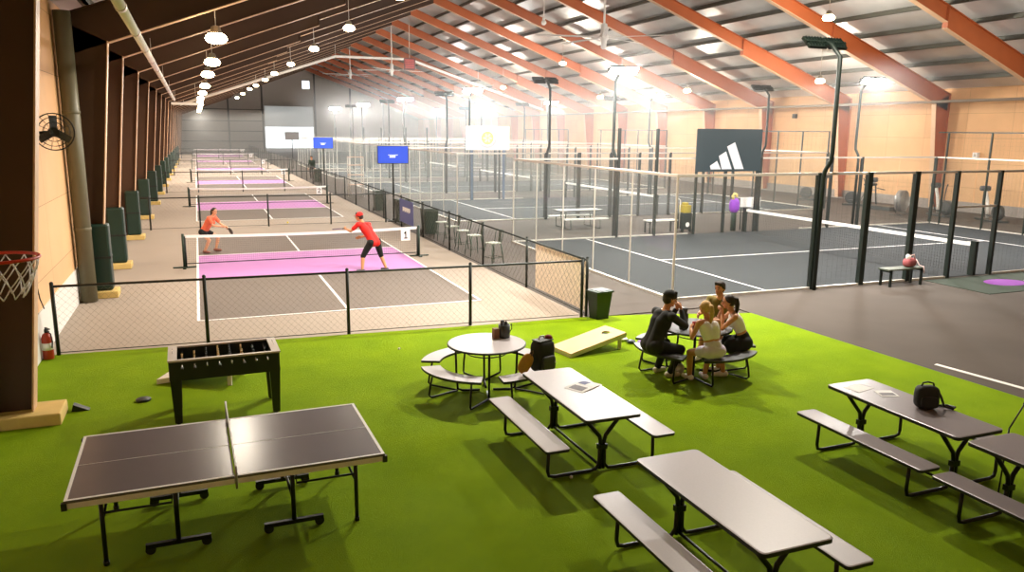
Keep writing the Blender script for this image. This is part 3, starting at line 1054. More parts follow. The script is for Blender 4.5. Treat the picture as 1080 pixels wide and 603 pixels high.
def magazine(label, loc, rz, split=True):
    m = MB()
    for s in (-1, 1):
        n = 6
        for i in range(n):
            def z(u): return .003 + .012 * math.sin(math.pi * min(1, u * 1.0)) * (1 - u) + .004 * (1 - u)
            u0, u1 = i / n, (i + 1) / n
            x0, x1 = s * .21 * u0, s * .21 * u1
            m.hexa([(x0, -.14, 0), (x1, -.14, 0), (x1, .14, 0), (x0, .14, 0), (x0, -.14, z(u0)), (x1, -.14, z(u1)), (x1, .14, z(u1)), (x0, .14, z(u0))], 0)
            if 0 < i < n - 1:
                ya, yb_ = (-.1, .1) if s < 0 else (0.0, .11)
                m.add([(x0, ya, z(u0) + .0008), (x1, ya, z(u1) + .0008), (x1, yb_, z(u1) + .0008), (x0, yb_, z(u0) + .0008)], [(0, 1, 2, 3)], 1 if s < 0 else 2)
    o = m.build('magazine', [paper, ink, ink2])
    o.location = loc
    o.rotation_euler = (0, 0, rz)
    return tag(o, label, 'magazine')


PT = TZ + .7455
magazine('open magazine with grey pictures lying on the long light grey picnic table', (4.47, -8.33, PT), R(28))
for k, (x, y, rz, lab) in enumerate(((7.66, -9.56, 12, 'white paper sheet lying on the dark picnic table before the black bag'), (7.82, -9.84, -20, 'printed leaflet lying on the dark picnic table next to a white sheet'))):
    m = MB().box(-.15 if k == 0 else -.11, .15 if k == 0 else .11, -.11, .11, 0, .003, 0)
    if k:
        m.box(-.09, .09, -.08, .02, .003, .0036, 1)
    else:
        m.box(-.12, .02, -.08, .08, .003, .0036, 0)
    o = m.build('paper_sheet', [paper, ink])
    o.location = (x, y, PT)
    o.rotation_euler = (0, 0, R(rz))
    tag(o, lab, 'paper', 'papers on the dark table')

bagm = mat('black_bag_cloth', (30, 32, 32), 0.75, var=0.3, scale=14, bump=0.3)
bagl = mat('dark_grey_bag_panel', (66, 68, 72), 0.6, var=0.15)


def soft_box(mb, x0, x1, y0, y1, z0, z1, mi=0, p=4.0, n=20, k=12):
    """superellipsoid block"""
    cx, cy, cz = (x0 + x1) / 2, (y0 + y1) / 2, (z0 + z1) / 2
    def sg(v, e): return math.copysign(abs(v) ** e, v)
    vs, fs = [], []
    e = 2 / p
    for j in range(k + 1):
        ph = -math.pi / 2 + math.pi * j / k
        for i in range(n):
            th = 2 * math.pi * i / n
            vs.append((cx + (x1 - x0) / 2 * sg(math.cos(ph), e) * sg(math.cos(th), e), cy + (y1 - y0) / 2 * sg(math.cos(ph), e) * sg(math.sin(th), e), cz + (z1 - z0) / 2 * sg(math.sin(ph), e)))
    for j in range(k):
        for i in range(n):
            fs.append((j * n + i, j * n + (i + 1) % n, (j + 1) * n + (i + 1) % n, (j + 1) * n + i))
    return mb.add(vs, fs, mi, True)


# small black bag on the dark picnic table
t = thing('shoulder_bag', 'small black shoulder bag standing on the dark picnic table', 'bag', (7.84, -10.38, PT), R(-25))
soft_box(MB(), -.13, .13, -.08, .08, 0, .27).build('bag_body', bagm, t)
soft_box(MB(), -.1, .1, -.115, -.07, .03, .16).build('front_pocket', bagm, t)
MB().tube([(-.07, 0, .262), (-.06, 0, .30), (0, 0, .315), (.06, 0, .30), (.07, 0, .262)], .01, 8).build('top_handle', black_m, t)
MB().tube([(.12, .02, .22), (.17, .0, .12), (.2, -.02, .03), (.28, -.06, .016), (.33, 0, .016), (.27, .06, .016), (.16, .05, .016)], .015, 8).build('shoulder_strap', black_m, t)

# tall black backpack on the round table's bench
t = thing('backpack', 'tall black backpack standing on a curved bench of the light round table', 'bag', (4.63, -6.72, TZ + .452), R(20))
soft_box(MB(), -.16, .16, -.12, .12, 0, .46, 0, 5).build('bag_body', bagm, t)
soft_box(MB(), -.12, .12, -.165, -.1, .04, .25, 0, 5).build('front_pocket', bagl, t)
MB().box(-.13, .13, -.09, .09, .455, .47).build('top_flap', bagl, t)
MB().tube([(-.06, .02, .46), (-.04, .02, .51), (.04, .02, .51), (.06, .02, .46)], .012, 8).build('carry_handle', mat('pale_handle', (200, 196, 200), 0.5), t)
soft_box(MB(), .07, .15, -.07, .05, .44, .52, 0, 2.5).build('red_cloth', mat('dark_red_cloth', (130, 40, 50), 0.8), t)
MB().cyl((.10, -.13, .15), (.10, -.175, .15), .012, n=10).build('badge', tape_w, t)
# tan paddle cover leaning beside the backpack
t = thing('paddle_cover', 'tan and brown paddle cover leaning on the tall black backpack', 'paddle cover', (4.36, -6.80, TZ + .452), R(15))
cv = MB()
rot = Matrix.Rotation(R(38), 3, 'Y')
soft_box(MB(), -.11, .11, -.03, .03, 0, .30, 0, 2.6)
pc = soft_box(MB(), -.11, .11, -.03, .03, 0, .30, 0, 2.6)
pc.v = [tuple(rot @ Vector(v) + Vector((-.12, 0, .045))) for v in pc.v]
pc.build('cover_body', mat('tan_leather', (196, 140, 62), 0.6, var=0.35, scale=9), t)
tb = MB().tube([tuple(rot @ Vector(v) + Vector((-.12, 0, .045))) for v in ((0, -.02, .28), (0, -.028, .33), (0, .0, .36), (0, .028, .33), (0, .02, .28))], .008, 6)
tb.build('loop', mat('brown_strap', (96, 60, 30), 0.7), t)

# caddy on the light round table
t = thing('table_caddy', 'dark grey cylinder caddy with a brown box on the light round table', 'caddy', (4.36, -5.82, TZ + .747), 0)
MB().lathe([(.085, 0), (.09, .01), (.09, .2), (.083, .2), (.083, .03), (0, .03)], (0.03, 0, 0), 24).build('canister', mat('galvanised_dark', (84, 88, 86), 0.4, metal=0.6), t)
MB().tube([(.12, 0, .18), (.15, 0, .2), (.155, 0, .12), (.12, 0, .08)], .007, 6).build('side_handle', black_m, t)
MB().box(-.15, -.065, -.05, .05, 0, .15).build('brown_box', mat('brown_card', (130, 92, 62), 0.7), t, .006)
for k, (x, y, h) in enumerate(((0.0, .02, .235), (.05, -.02, .225), (.03, .04, .23))):
    MB().cyl((x, y, .03), (x, y, h), .026, n=12).lathe([(.026, h), (.014, h + .014), (.014, h + .03), (0, h + .03)], (x, y, 0), 12).build('bottle', bagl, t)

# things on the dark round table
dz = TZ + .747
t = thing('insulated_jug', 'black insulated jug with a wide lid standing on the dark round table', 'jug', (7.26, -6.33, dz), R(20))
MB().lathe([(.06, 0), (.065, .01), (.065, .24), (.05, .27), (.05, .29)], (0, 0, 0), 20).build('jug_body', black_m, t)
MB().lathe([(.056, .29), (.058, .30), (.058, .345), (.05, .355), (0, .355)], (0, 0, 0), 20).build('lid', black_m, t)
MB().tube([(.06, 0, .24), (.105, 0, .24), (.11, 0, .12), (.062, 0, .09)], .011, 8).build('handle', black_m, t)
MB().lathe([(.0665, .1), (.0665, .17)], (0, 0, 0), 20).build('pale_band', bagl, t)
redm = mat('red_plastic_cup', (190, 28, 24), 0.4)
for k, (x, y, lab) in enumerate(((7.13, -6.1, 'red cup on the dark round table beside the black insulated jug'), (7.42, -6.42, 'red cup on the dark round table in front of the woman with fair hair'))):
    m = MB().lathe([(.032, 0), (.036, .004), (.047, .12), (.049, .124), (.045, .12), (.032, .01), (0, .01)], (0, 0, 0), 18)
    o = m.build('drinking_cup', redm)
    o.location = (x, y, dz)
    tag(o, lab, 'cup', 'cups on the dark round table')
    MB().lathe([(.0455, .108), (0, .108)], (0, 0, 0), 18).build('drink', tape_w, o)
o = MB().box(-.1, .1, -.07, .07, 0, .035).build('food_tray', tape_w, None, .008)
o.location = (7.72, -6.3, dz)
tag(o, 'small white food tray on the dark round table near the woman in a black skirt', 'tray')
MB().box(-.085, .085, -.055, .055, .03, .05).build('food', mat('brown_food', (170, 100, 50), 0.7), o)

# bag on the turf under the dark round table
t = thing('drawstring_bag', 'grey slouching bag on the turf under the dark round table', 'bag', (7.255, -6.25, TZ), R(70))
t.scale = (.8, .8, .85)
soft_box(MB(), -.17, .17, -.12, .12, 0, .2, 0, 2.6).build('bag_body', mat('grey_bag', (196, 188, 182), 0.8, var=0.3, scale=12, bump=0.4), t)
soft_box(MB(), -.06, .1, -.07, .07, .15, .24, 0, 2.2).build('gathered_neck', bagm, t)
# small dark thing on turf: door stop like weights
for k, (x, y, lab) in enumerate(((-.72, -4.76, 'small black puck lying on the turf before the foosball table'), (-1.53, -4.86, 'small black wedge on the turf beside the big concrete footing'))):
    m = MB().lathe([(.09, 0), (.1, .01), (.1, .03), (.08, .04), (0, .042)], (0, 0, 0), 20) if k == 0 else MB().prism([(0, 0), (.22, 0), (.03, .1)], (-.08, .05, 0), (1, 0, 0), (0, 0, 1), .12)
    o = m.build('floor_puck' if k == 0 else 'door_wedge', black_m)
    o.location = (x, y, TZ)
    tag(o, lab, 'puck' if k == 0 else 'wedge')
# bits of litter / balls on turf
for k, (px, py) in enumerate(((-.62, -6.9), (.33, -10.3), (3.33, -3.4), (3.9, -9.2))):
    o = MB().sphere((0, 0, .02), .02, n=10, k=6).build('table_tennis_ball', tape_w)
    o.location = (px, py, TZ)
    tag(o, ('white ball lying on the turf near the table tennis table corner', 'white ball lying on the turf below the table tennis table wheels', 'white ball on the turf near the low chain link fence', 'white ball on the turf before the bench with a magazine table')[k], 'ball', 'loose white balls')
# tall thin black pole leaning at the far dark tables
t = thing('leaning_pole', 'thin black pole leaning on the end of the dark picnic table', 'pole', (8.23, -11.16, TZ), 0)
MB().tube([(-.09, -.02, .75), (.06, .0, .9), (.2, 0, 1.09), (.34, .02, 1.26)], .009, 8).tube([(-.09, -.02, .75), (-.12, -.02, .0)], .009, 8).build('shaft', black_m, t)
MB().cyl((.12, 0, .985), (.2, 0, 1.09), .014, n=8).build('grip', black_m, t)

# bin at the fence corner
t = thing('trash_bin', 'dark green trash bin at the corner of the low chain link fence', 'bin', (7.82, -2.46, TZ), R(10))
m = MB()
m.hexa([(-.15, -.13, 0), (.15, -.13, 0), (.15, .13, 0), (-.15, .13, 0), (-.2, -.18, .56), (.2, -.18, .56), (.2, .18, .56), (-.2, .18, .56)])
m.build('bin_body', darkgreen, t, .01)
MB().box(-.22, .22, -.2, .2, .56, .6).box(-.16, .16, -.14, .14, .58, .604).build('rim', darkgreen, t, .008)
MB().box(-.15, .15, -.13, .13, .605, .61).build('bin_liner', black_m, t)

# ================================================================== STOOLS, SCREENS AND FENCE BANNER ALONG THE WALKWAY
stool_m = mat('grey_green_metal', (48, 64, 52), 0.5, metal=0.1, var=0.15)
seat_m = mat('pale_metal_seat', (150, 156, 140), 0.5, metal=0.1)


def make_stool(label, loc, rz):
    t = thing('metal_stool', label, 'stool', loc, rz, 'low backed stools by the fence')
    m = MB()
    soft_box(m, -.19, .19, -.19, .19, .615, .65, 0, 6)
    m.build('seat', seat_m, t)
    for sx in (-1, 1):
        for sy in (-1, 1):
            q = MB()
            a, b = Vector((sx * .16, sy * .16, .62)), Vector((sx * .225, sy * .225, 0))
            q.cyl(b, a, .014, .024, n=8)
            q.build('leg', stool_m, t)
    f = MB()
    for p, q in (((-.2, -.2), (.2, -.2)), ((-.2, .2), (.2, .2)), ((-.2, -.2), (-.2, .2)), ((.2, -.2), (.2, .2))):
        f.cyl((*p, .22), (*q, .22), .009, n=6)
    f.build('foot_ring', stool_m, t)
    for sy in (-1, 1):
        MB().tube([(.17, sy * .15, .62), (.22, sy * .16, .8), (.26, sy * .165, .98)], .012, 8).build('back_post', stool_m, t)
    MB().tube([(.26, -.165, .98), (.28, -.08, .99), (.285, 0, .99), (.28, .08, .99), (.26, .165, .98)], .013, 8).hexa([(.235, -.05, .65), (.245, -.05, .65), (.245, .05, .65), (.235, .05, .65), (.275, -.05, .985), (.285, -.05, .985), (.285, .05, .985), (.275, .05, .985)]).build('backrest', stool_m, t)
    return t


spots = [(8.05, 4.55, 20), (8.07, 6.3, 5), (8.1, 7.5, -5), (8.1, 8.7, 10), (8.12, 10.0, 0)]
s0 = None
for k, (x, y, a) in enumerate(spots):
    lab = 'metal stool with low back by the walkway fence, %s from the turf' % ORD[k]
    if s0 is None:
        s0 = make_stool(lab, (x, y, 0), R(a))
    else:
        dup(s0, (x, y, 0), R(a), lab)
scr_blue = mat('lit_blue_screen', (54, 84, 205), 0.3, emit=0.9, var=0.05, scale=3)
scr_white = mat('lit_white_text', (235, 240, 255), 0.3, emit=1.0, var=0)
scr_gray = mat('dim_grey_screen', (96, 92, 92), 0.3, var=0.1)


def screen_stand(label, loc, on, zc, rz=0.0, w_=1.3, h_=.74):
    t = thing('screen_stand', label, 'screen', loc, rz, 'screens on tall posts')
    MB().cyl((0, 0, 0), (0, 0, zc + .1), .04, n=12).build('post', black_m, t)
    MB().box(-.3, .3, -.3, .3, 0, .03).cyl((0, 0, .03), (0, 0, .12), .07, n=12).build('base_plate', black_m, t)
    s_ = MB().box(-w_ / 2, w_ / 2, -.1, -.04, zc - h_ / 2, zc + h_ / 2).box(-.15, .15, -.04, .04, zc - .15, zc + .15)
    b = s_.build('screen_housing', black_m, t)
    d = MB().box(-w_ / 2 + .025, w_ / 2 - .025, -.104, -.1, zc - h_ / 2 + .025, zc + h_ / 2 - .025)
    d.build('display', scr_blue if on else scr_gray, b)
    if on:
        x = MB()
        # a bright caption: an upper thin line and a broad lower block of letters
        x.box(-.2, .2, -.106, -.104, zc - .02, zc + .0)
        xx = -.14
        for wd in (.05, .03, .06, .04, .05):
            x.box(xx, xx + wd - .008, -.106, -.104, zc - .12, zc - .045)
            xx += wd + .004
        x.build('caption', scr_white, b)
    return t


screen_stand('blue lit screen on a tall black post above the walkway fence, by the blue banner', (7.85, 16.2, 0), True, 2.79, R(-6))
screen_stand('blue lit screen on a tall post far along the fence, by the standing person', (8.2, 38.2, 0), True, 2.87, R(-6))
screen_stand('dim grey screen on a post before the bright roller door', (8.75, 62, 0), False, 3.1, R(-4))
# second green bin and the blue fence banner
navyb = mat('dusty_blue_banner', (84, 92, 150), 0.6, var=0.12, scale=5)
t = thing('fence_banner', 'dusty blue banner with white lettering tied on the walkway fence', 'banner', (7.628, 13.1, 0), 0)
MB().box(-.012, .0, -1.05, 1.05, .24, 1.14).build('cloth', navyb, t)
lt = MB()
yy = .55
for k, wd in enumerate((.12, .1, .14, .1, .12, .1, .13, .1)):
    lt.box(-.016, -.0125, yy - wd, yy, .68 + .04 * (k % 2), .86)
    yy -= wd + .035
lt.build('lettering', tape_w, t)
for k, (x, y, lab) in enumerate(((7.98, 15.2, 'dark green bin behind the fence at the foot of the nearer blue screen'), (8.05, 11.35, 'dark green bin behind the fence next to the blue banner'), (8.1, 20.2, 'dark green bin behind the fence beyond the nearer blue screen'), (8.1, 40.8, 'dark green bin behind the fence in front of the standing person'))):
    b = thing('wheelie_bin', lab, 'bin', (x, y, 0), 0, 'dark green bins along the fence')
    MB().hexa([(-.22, -.24, .06), (.22, -.24, .06), (.22, .24, .06), (-.22, .24, .06), (-.27, -.3, .92), (.27, -.3, .92), (.27, .3, .92), (-.27, .3, .92)]).build('bin_body', darkgreen, b, .02)
    MB().hexa([(-.29, -.32, .92), (.29, -.32, .92), (.29, .32, .92), (-.29, .32, .92), (-.25, -.28, 1.0), (.25, -.28, 1.0), (.25, .28, 1.0), (-.25, .28, 1.0)]).build('lid', darkgreen, b, .02)
    for s in (-1, 1):
        MB().cyl((s * .2, .28, .1), (s * .26, .28, .1), .1, n=14).build('wheel', black_m, b)
# tall shelf like rack beyond the bins
t = thing('wire_rack', 'tall pale wire rack standing on the walkway beyond the fence', 'rack', (8.55, 28.5, 0), 0)
for sx in (-.4, .4):
    for sy in (-.25, .25):
        MB().cyl((sx, sy, 0), (sx, sy, 2.3), .02, n=8).build('upright', railw, t)
for z in (.15, .7, 1.25, 1.8, 2.25):
    MB().box(-.42, .42, -.27, .27, z, z + .03).build('shelf', mat('pale_brown_shelf', (190, 160, 140), 0.6), t)

# ================================================================== BANNERS OVER THE GLASS COURTS
ban = mat('dark_teal_banner', (22, 46, 54), 0.55, var=0.1, scale=2)
silv = mat('silver_print', (226, 226, 232), 0.5, var=0.03)
t = thing('hanging_banner', 'dark teal banner with three slanted silver bars over the nearest glass court', 'banner', (19.1, 8.46, 0), 0)
MB().box(-1.48, 1.5, 0, .03, 2.37, 3.97).build('cloth', ban, t)
lg = MB()
def px2(px, py):   # photo crop pixels on the banner -> metres
    return ((px - 262) / (600 - 262) * 2.98 - 1.48, 3.97 - (py - 85) / (302 - 85) * 1.6)
for bar in (((333, 272), (368, 247), (390, 290), (338, 290)), ((376, 222), (412, 199), (447, 290), (395, 290)), ((416, 174), (456, 152), (510, 290), (462, 290))):
    pl = [px2(*q) for q in bar]
    lg.prism([(q[0], q[1]) for q in pl], (0, -.001, 0), (1, 0, 0), (0, 0, 1), .004)
lg.build('emblem', silv, t)
for x in (-1.4, 1.42):
    MB().box(x - .04, x + .04, .03, .11, 0.0, 3.95).build('banner_post', frame_m, t)
t = thing('hanging_banner', 'white banner with a round yellow and grey emblem over the second glass court', 'banner', (15.2, 24.8, 0), 0)
MB().box(-1.25, 1.3, 0, .03, 2.75, 4.05).build('cloth', mat('white_banner', (244, 243, 240), 0.6, var=0.02, emit=0.0), t)
e1 = MB()
def ring(mb, cx, cz, ro, ri, y0, y1, mi=0, n=36):
    for i in range(n):
        a, b = 2 * math.pi * i / n, 2 * math.pi * (i + 1) / n
        q = [(cx + rr * math.cos(an), cz + rr * math.sin(an)) for rr, an in ((ri, a), (ro, a), (ro, b), (ri, b))]
        mb.prism(q, (0, y1, 0), (1, 0, 0), (0, 0, 1), y1 - y0, mi)
ring(e1, 0, 3.4, .56, .44, -.004, -.001, 0)
e1.build('emblem_ring', mat('emblem_grey', (176, 172, 176), 0.6), t)
e2 = MB()
e2.prism([(.36 * math.cos(R(a)), 3.4 + .36 * math.sin(R(a))) for a in range(0, 360, 12)], (0, -.001, 0), (1, 0, 0), (0, 0, 1), .003)
e2.build('emblem_disc', mat('emblem_yellow', (226, 214, 96), 0.6), t)
e3 = MB()
for a in (0, 60, 120, 180, 240, 300):
    q = Matrix.Rotation(R(a), 2)
    e3.prism([tuple(q @ Vector(v) + Vector((0, 3.4))) for v in ((.05, -.03), (.24, -.06), (.27, .02), (.1, .07))], (0, -.004, 0), (1, 0, 0), (0, 0, 1), .003)
e3.build('emblem_figure', mat('emblem_grey', (176, 172, 176)), t)
for x in (-.9, 1.0):
    MB().box(x - .06, x + .06, .03, .13, 0.0, 3.9).build('banner_post', mat('blue_grey_post', (64, 84, 108), 0.5), t)

# ================================================================== BENCHES AND GEAR ROUND THE GLASS COURT
bench_m = mat('grey_bench_top', (128, 132, 124), 0.5)


def bench(label, loc, w_, d_, h_, top, rz=0):
    t = thing('court_bench', label, 'bench', loc, rz, 'benches round the glass courts')
    for k in range(3):
        MB().box(-w_ / 2, w_ / 2, -d_ / 2 + k * d_ / 3 + .008, -d_ / 2 + (k + 1) * d_ / 3 - .008, h_ - .04, h_).build('seat_plank', top, t)
    for s in (-1, 1):
        m = MB()
        x = s * (w_ / 2 - .1)
        m.box(x - .025, x + .025, -d_ / 2, -d_ / 2 + .05, 0, h_ - .04).box(x - .025, x + .025, d_ / 2 - .05, d_ / 2, 0, h_ - .04).box(x - .025, x + .025, -d_ / 2, d_ / 2, h_ - .09, h_ - .04)
        m.build('leg_frame', frame_m, t)
    return t


bench('dark bench with a pink bag just outside the front of the glass court', (17.0, -1.78, 0), 1.25, .36, .46, mat('dark_bench_top', (84, 92, 78), 0.5))
bench('pale bench behind the far side of the nearest glass court', (16.75, 9.35, 0), 1.35, .4, .5, mat('pale_bench_top', (206, 206, 200), 0.5))
t = thing('sports_bag', 'pinkish red bag slumped on the dark bench outside the glass court', 'bag', (17.25, -1.78, .461), R(10))
soft_box(MB(), -.2, .2, -.12, .12, 0, .24, 0, 3).build('bag_body', mat('pink_red_bag', (160, 82, 84), 0.7, var=0.3, scale=9), t)
MB().tube([(-.12, -.06, .2), (-.1, -.08, .32), (.0, -.1, .34), (.06, -.1, .22)], .015, 6).tube([(.12, -.1, .2), (.2, -.15, .05), (.21, -.26, .03), (.22, -.29, -.12)], .015, 6).build('strap', mat('white_pink_strap', (230, 200, 196), 0.6), t)
soft_box(MB(), -.16, -.04, -.05, .05, .2, .34, 0, 2.4).build('towel', tape_w, t)
# picnic table between the glass courts
t = thing('picnic_table', 'white topped picnic table between the first two glass courts', 'table', (14.35, 11.7, 0), R(0))
slab(1.9, .7, .70, .74, .04, [mat('white_table_top', (226, 228, 224), 0.45), edge_m], 'table_top', t)
for s in (-1, 1):
    m = MB().box(-.95, .95, s * .68 - .14, s * .68 + .14, .41, .45)
    m.build('bench_seat', MATS['white_table_top'], t)
for x in (-.65, .65):
    MB().tube([(x, -.68, .41), (x, -.7, .03), (x, .7, .03), (x, .68, .41)], .022, 8).tube([(x, -.12, .03), (x, -.25, .7)], .022, 8).tube([(x, .12, .03), (x, .25, .7)], .022, 8).build('leg_frame', stool_m, t)
# equipment cart and purple thing
t = thing('equipment_cart', 'dark equipment cart with a yellow top box behind the nearest glass court', 'cart', (17.8, 9.3, 0), 0)
MB().box(-.22, .22, -.2, .2, .12, .75).build('cart_body', frame_m, t, .02)
MB().box(-.16, .18, -.18, .18, .75, 1.05).box(-.1, .1, -.1, .1, 1.05, 1.15).build('top_box', mat('yellow_plastic', (170, 150, 40), 0.5), t, .02)
MB().tube([(-.26, -.05, .1), (-.26, -.05, 1.25), (-.26, .1, 1.3)], .018, 8).build('handle_bar', railw, t)
for sx in (-.18, .18):
    MB().cyl((sx, -.18, .07), (sx, -.12, .07), .07, n=14).build('wheel', black_m, t)
MB().lathe([(.09, 0), (.09, .005)], (.02, -.202, .3), 18, 0, Matrix.Rotation(R(90), 3, 'X')).build('round_label', tape_w, t)
t = thing('wall_padded_post', 'dark padded post with a purple and yellow cover at the far court net end', 'post', (19.9, 9.0, 0), 0)
MB().lathe([(.11, 0), (.11, .72), (.09, .74)], (0, 0, 0), 18).build('post_pad', darkgreen, t)
soft_box(MB(), -.2, .2, -.16, .16, .7, 1.3, 0, 2.6).build('purple_cover', mat('bright_purple_cloth', (140, 50, 190), 0.6, var=0.25, scale=8), t)
MB().tube([(-.1, -.05, 1.25), (-.14, -.05, 1.38), (-.06, -.05, 1.48), (.04, -.05, 1.44), (.06, -.05, 1.34)], .05, 10).build('yellow_loop', mat('pale_yellow_foam', (238, 214, 130), 0.6), t)
t = thing('score_board', 'white board on legs behind the glass court net post', 'sign', (20.75, 9.1, 0), 0)
MB().box(-.48, .48, -.02, .02, .92, 1.3).build('board', tape_w, t)
for s in (-1, 1):
    MB().box(s * .4 - .02, s * .4 + .02, .02, .06, 0, 1.25).build('leg', frame_m, t)
# turf mat with a purple emblem at the court door
t = thing('entrance_mat', 'dark green entrance mat with a purple emblem at the glass court door', 'mat', (19.7, -2.5, 0), 0)
MB().prism([(-1.6, -.95), (2.6, -.95), (2.6, .95), (-1.6, .95)], (0, 0, 0.0), (1, 0, 0), (0, 0, 0) if False else (0, 1, 0), .012).build('mat_body', mat('dark_green_mat', (40, 52, 38), 0.9, var=0.1), t)
MB().prism([(.62 * math.cos(R(a)) + .25, .42 * math.sin(R(a))) for a in range(0, 360, 15)], (0, 0, .012), (1, 0, 0), (0, 1, 0), .002).build('purple_emblem', mat('purple_print', (128, 52, 150), 0.8), t)
MB().prism([(1.0, -.15), (1.9, .05), (1.9, .25), (1.0, .05)], (0, 0, .012), (1, 0, 0), (0, 1, 0), .002).build('white_lettering', tape_w, t)

# gym machines beyond the court
gymd = mat('gym_dark', (52, 54, 52), 0.5)
gymw = mat('gym_white', (222, 216, 208), 0.4)
t = thing('drum_fan', 'large round drum fan standing by the plywood wall with gym machines', 'fan', (31.7, 11.6, 0), R(20))
axr = Matrix.Rotation(R(90), 3, 'X')
MB().lathe([(.5, -.14), (.53, -.14), (.53, .14), (.5, .14)], (0, 0, .66), 36, 0, axr).build('shroud', mat('fan_grey', (140, 136, 132), 0.4, metal=0.3), t)
gl_ = MB()
for rr in (.1, .18, .26, .34, .42, .5):
    gl_.tube([(rr * math.cos(2 * math.pi * i / 24), -.15, .66 + rr * math.sin(2 * math.pi * i / 24)) for i in range(24)], .006, 5, 0, True)
gl_.build('grille', railw, t)
for a in (0, 120, 240):
    q = Matrix.Rotation(R(a), 3, 'Y') @ Matrix.Rotation(R(25), 3, 'X')
    MB().obox(Vector((0, 0, .66)) + Matrix.Rotation(R(a), 3, 'Y') @ Vector((0, 0, .27)), (.22, .012, .42), Matrix.Rotation(R(a), 3, 'Y') @ Matrix.Rotation(R(25), 3, 'Z')).build('fan_blade', mat('fan_blade_grey', (176, 170, 168), 0.4), t)
MB().cyl((0, -.1, .66), (0, .12, .66), .09, n=16).build('motor_hub', gymd, t)
for s in (-1, 1):
    MB().tube([(s * .54, 0, .66), (s * .54, .0, .1), (s * .54, -.3, .03), (s * .54, .3, .03)], .02, 6).build('stand', gymd, t)


def elliptical(label, loc, rz):
    t = thing('elliptical_trainer', label, 'exercise machine', loc, rz, 'gym machines by the wall')
    MB().box(-.8, .8, -.3, .3, 0, .1).build('base_frame', gymd, t, .02)
    MB().lathe([(.3, -.12), (.33, -.1), (.33, .1), (.3, .12)], (-.4, 0, .42), 24, 0, Matrix.Rotation(R(90), 3, 'X')).build('flywheel_housing', gymd, t)
    MB().tube([(.3, 0, .1), (.34, 0, .5), (.45, 0, .9), (.62, 0, 1.25), (.72, 0, 1.35)], .075, 10).build('front_mast', gymw, t)
    soft_box(MB(), .55, .85, -.22, .22, 1.3, 1.55, 0, 4).build('console', gymd, t)
    for s in (-1, 1):
        MB().tube([(.1, s * .25, .25), (.35, s * .28, .8), (.3, s * .3, 1.3), (.2, s * .3, 1.5)], .025, 8).build('arm_lever', gymd, t)
        MB().box(-.5, .0, s * .2 - .08, s * .2 + .08, .24, .3).build('foot_pedal', gymd, t)
    return t


elliptical('white masted elliptical trainer just beyond the round drum fan', (33.2, 10.6, 0), R(70))
elliptical('white masted elliptical trainer farther along the wall from the drum fan toward the picture edge', (33.6, 8.3, 0), R(70))
elliptical('dark elliptical trainer between the drum fan and the teal banner', (33.5, 16.0, 0), R(-60))
elliptical('dark elliptical trainer close to the teal banner end of the gym row', (33.5, 19.5, 0), R(-60))
t = thing('treadmill', 'dark treadmill with a flat console behind the glass court end', 'exercise machine', (33.0, 14.0, 0), R(90))
MB().box(-.9, .9, -.38, .38, 0, .2).build('running_deck', gymd, t, .02)
for s in (-1, 1):
    MB().tube([(.7, s * .36, .2), (.85, s * .36, 1.2)], .04, 8).tube([(.82, s * .36, 1.05), (.2, s * .36, .98)], .025, 8).build('upright', gymw if s > 0 else gymd, t)
soft_box(MB(), .72, .95, -.42, .42, 1.15, 1.3, 0, 4).build('console', gymd, t)

# ================================================================== WALL AND COLUMN FITTINGS
t = thing('downpipe', 'thick grey green vertical duct pipe against the plywood wall', 'pipe', (-2.225, 2.75, 0), 0)
MB().cyl((0, 0, .02), (0, 0, 6.2), .17, n=24).build('pipe_body', mat('grey_green_pipe', (104, 100, 78), 0.45, var=0.1), t)
for z in (1.6, 4.1):
    MB().lathe([(.176, z), (.18, z + .01), (.18, z + .06), (.176, z + .07)], (0, 0, 0), 24).build('collar', MATS['grey_green_pipe'], t)
t = thing('wall_fan', 'black caged wall fan high on the plywood wall by the vertical pipe', 'fan', (-2.0, -1.26, 3.75), R(15))
cg = MB()
for yy in (-.08, .08):
    for rr in (.08, .16, .24, .305):
        cg.tube([(rr * math.cos(2 * math.pi * i / 28), yy * (1 - (rr / .4) ** 2), rr * math.sin(2 * math.pi * i / 28)) for i in range(28)], .0045 if rr < .3 else .009, 5, 0, True)
for i in range(14):
    a = 2 * math.pi * i / 14
    for yy in (-.08, .08):
        cg.tube([(rr * math.cos(a), yy * (1 - (rr / .4) ** 2), rr * math.sin(a)) for rr in (.03, .16, .305)], .003, 4)
cg.build('cage', black_m, t)
for a in (0, 120, 240):
    MB().obox(Matrix.Rotation(R(a), 3, 'Y') @ Vector((0, 0, .15)), (.13, .008, .24), Matrix.Rotation(R(a), 3, 'Y') @ Matrix.Rotation(R(24), 3, 'Z')).build('fan_blade', bagl, t)
MB().cyl((0, -.05, 0), (0, .16, 0), .07, n=16).build('motor', black_m, t)
MB().tube([(0, .1, 0), (-.2, .12, -.02), (-.4, .12, 0)], .028, 8).box(-.45, -.38, .05, .19, -.12, .12).build('wall_bracket', black_m, t)
t = thing('fire_extinguisher', 'red fire extinguisher standing in the corner behind the fence end post', 'extinguisher', (-2.32, -1.95, TZ), R(-60))
MB().lathe([(.08, 0), (.085, .01), (.085, .36), (.06, .42), (.03, .45)], (0, 0, 0), 20).build('cylinder_body', mat('extinguisher_red', (170, 52, 26), 0.35), t)
MB().lathe([(.03, .45), (.03, .5), (.02, .52), (0, .52)], (0, 0, 0), 14).obox((.06, 0, .53), (.16, .025, .02)).obox((.05, 0, .49), (.13, .025, .015)).build('valve_handle', black_m, t)
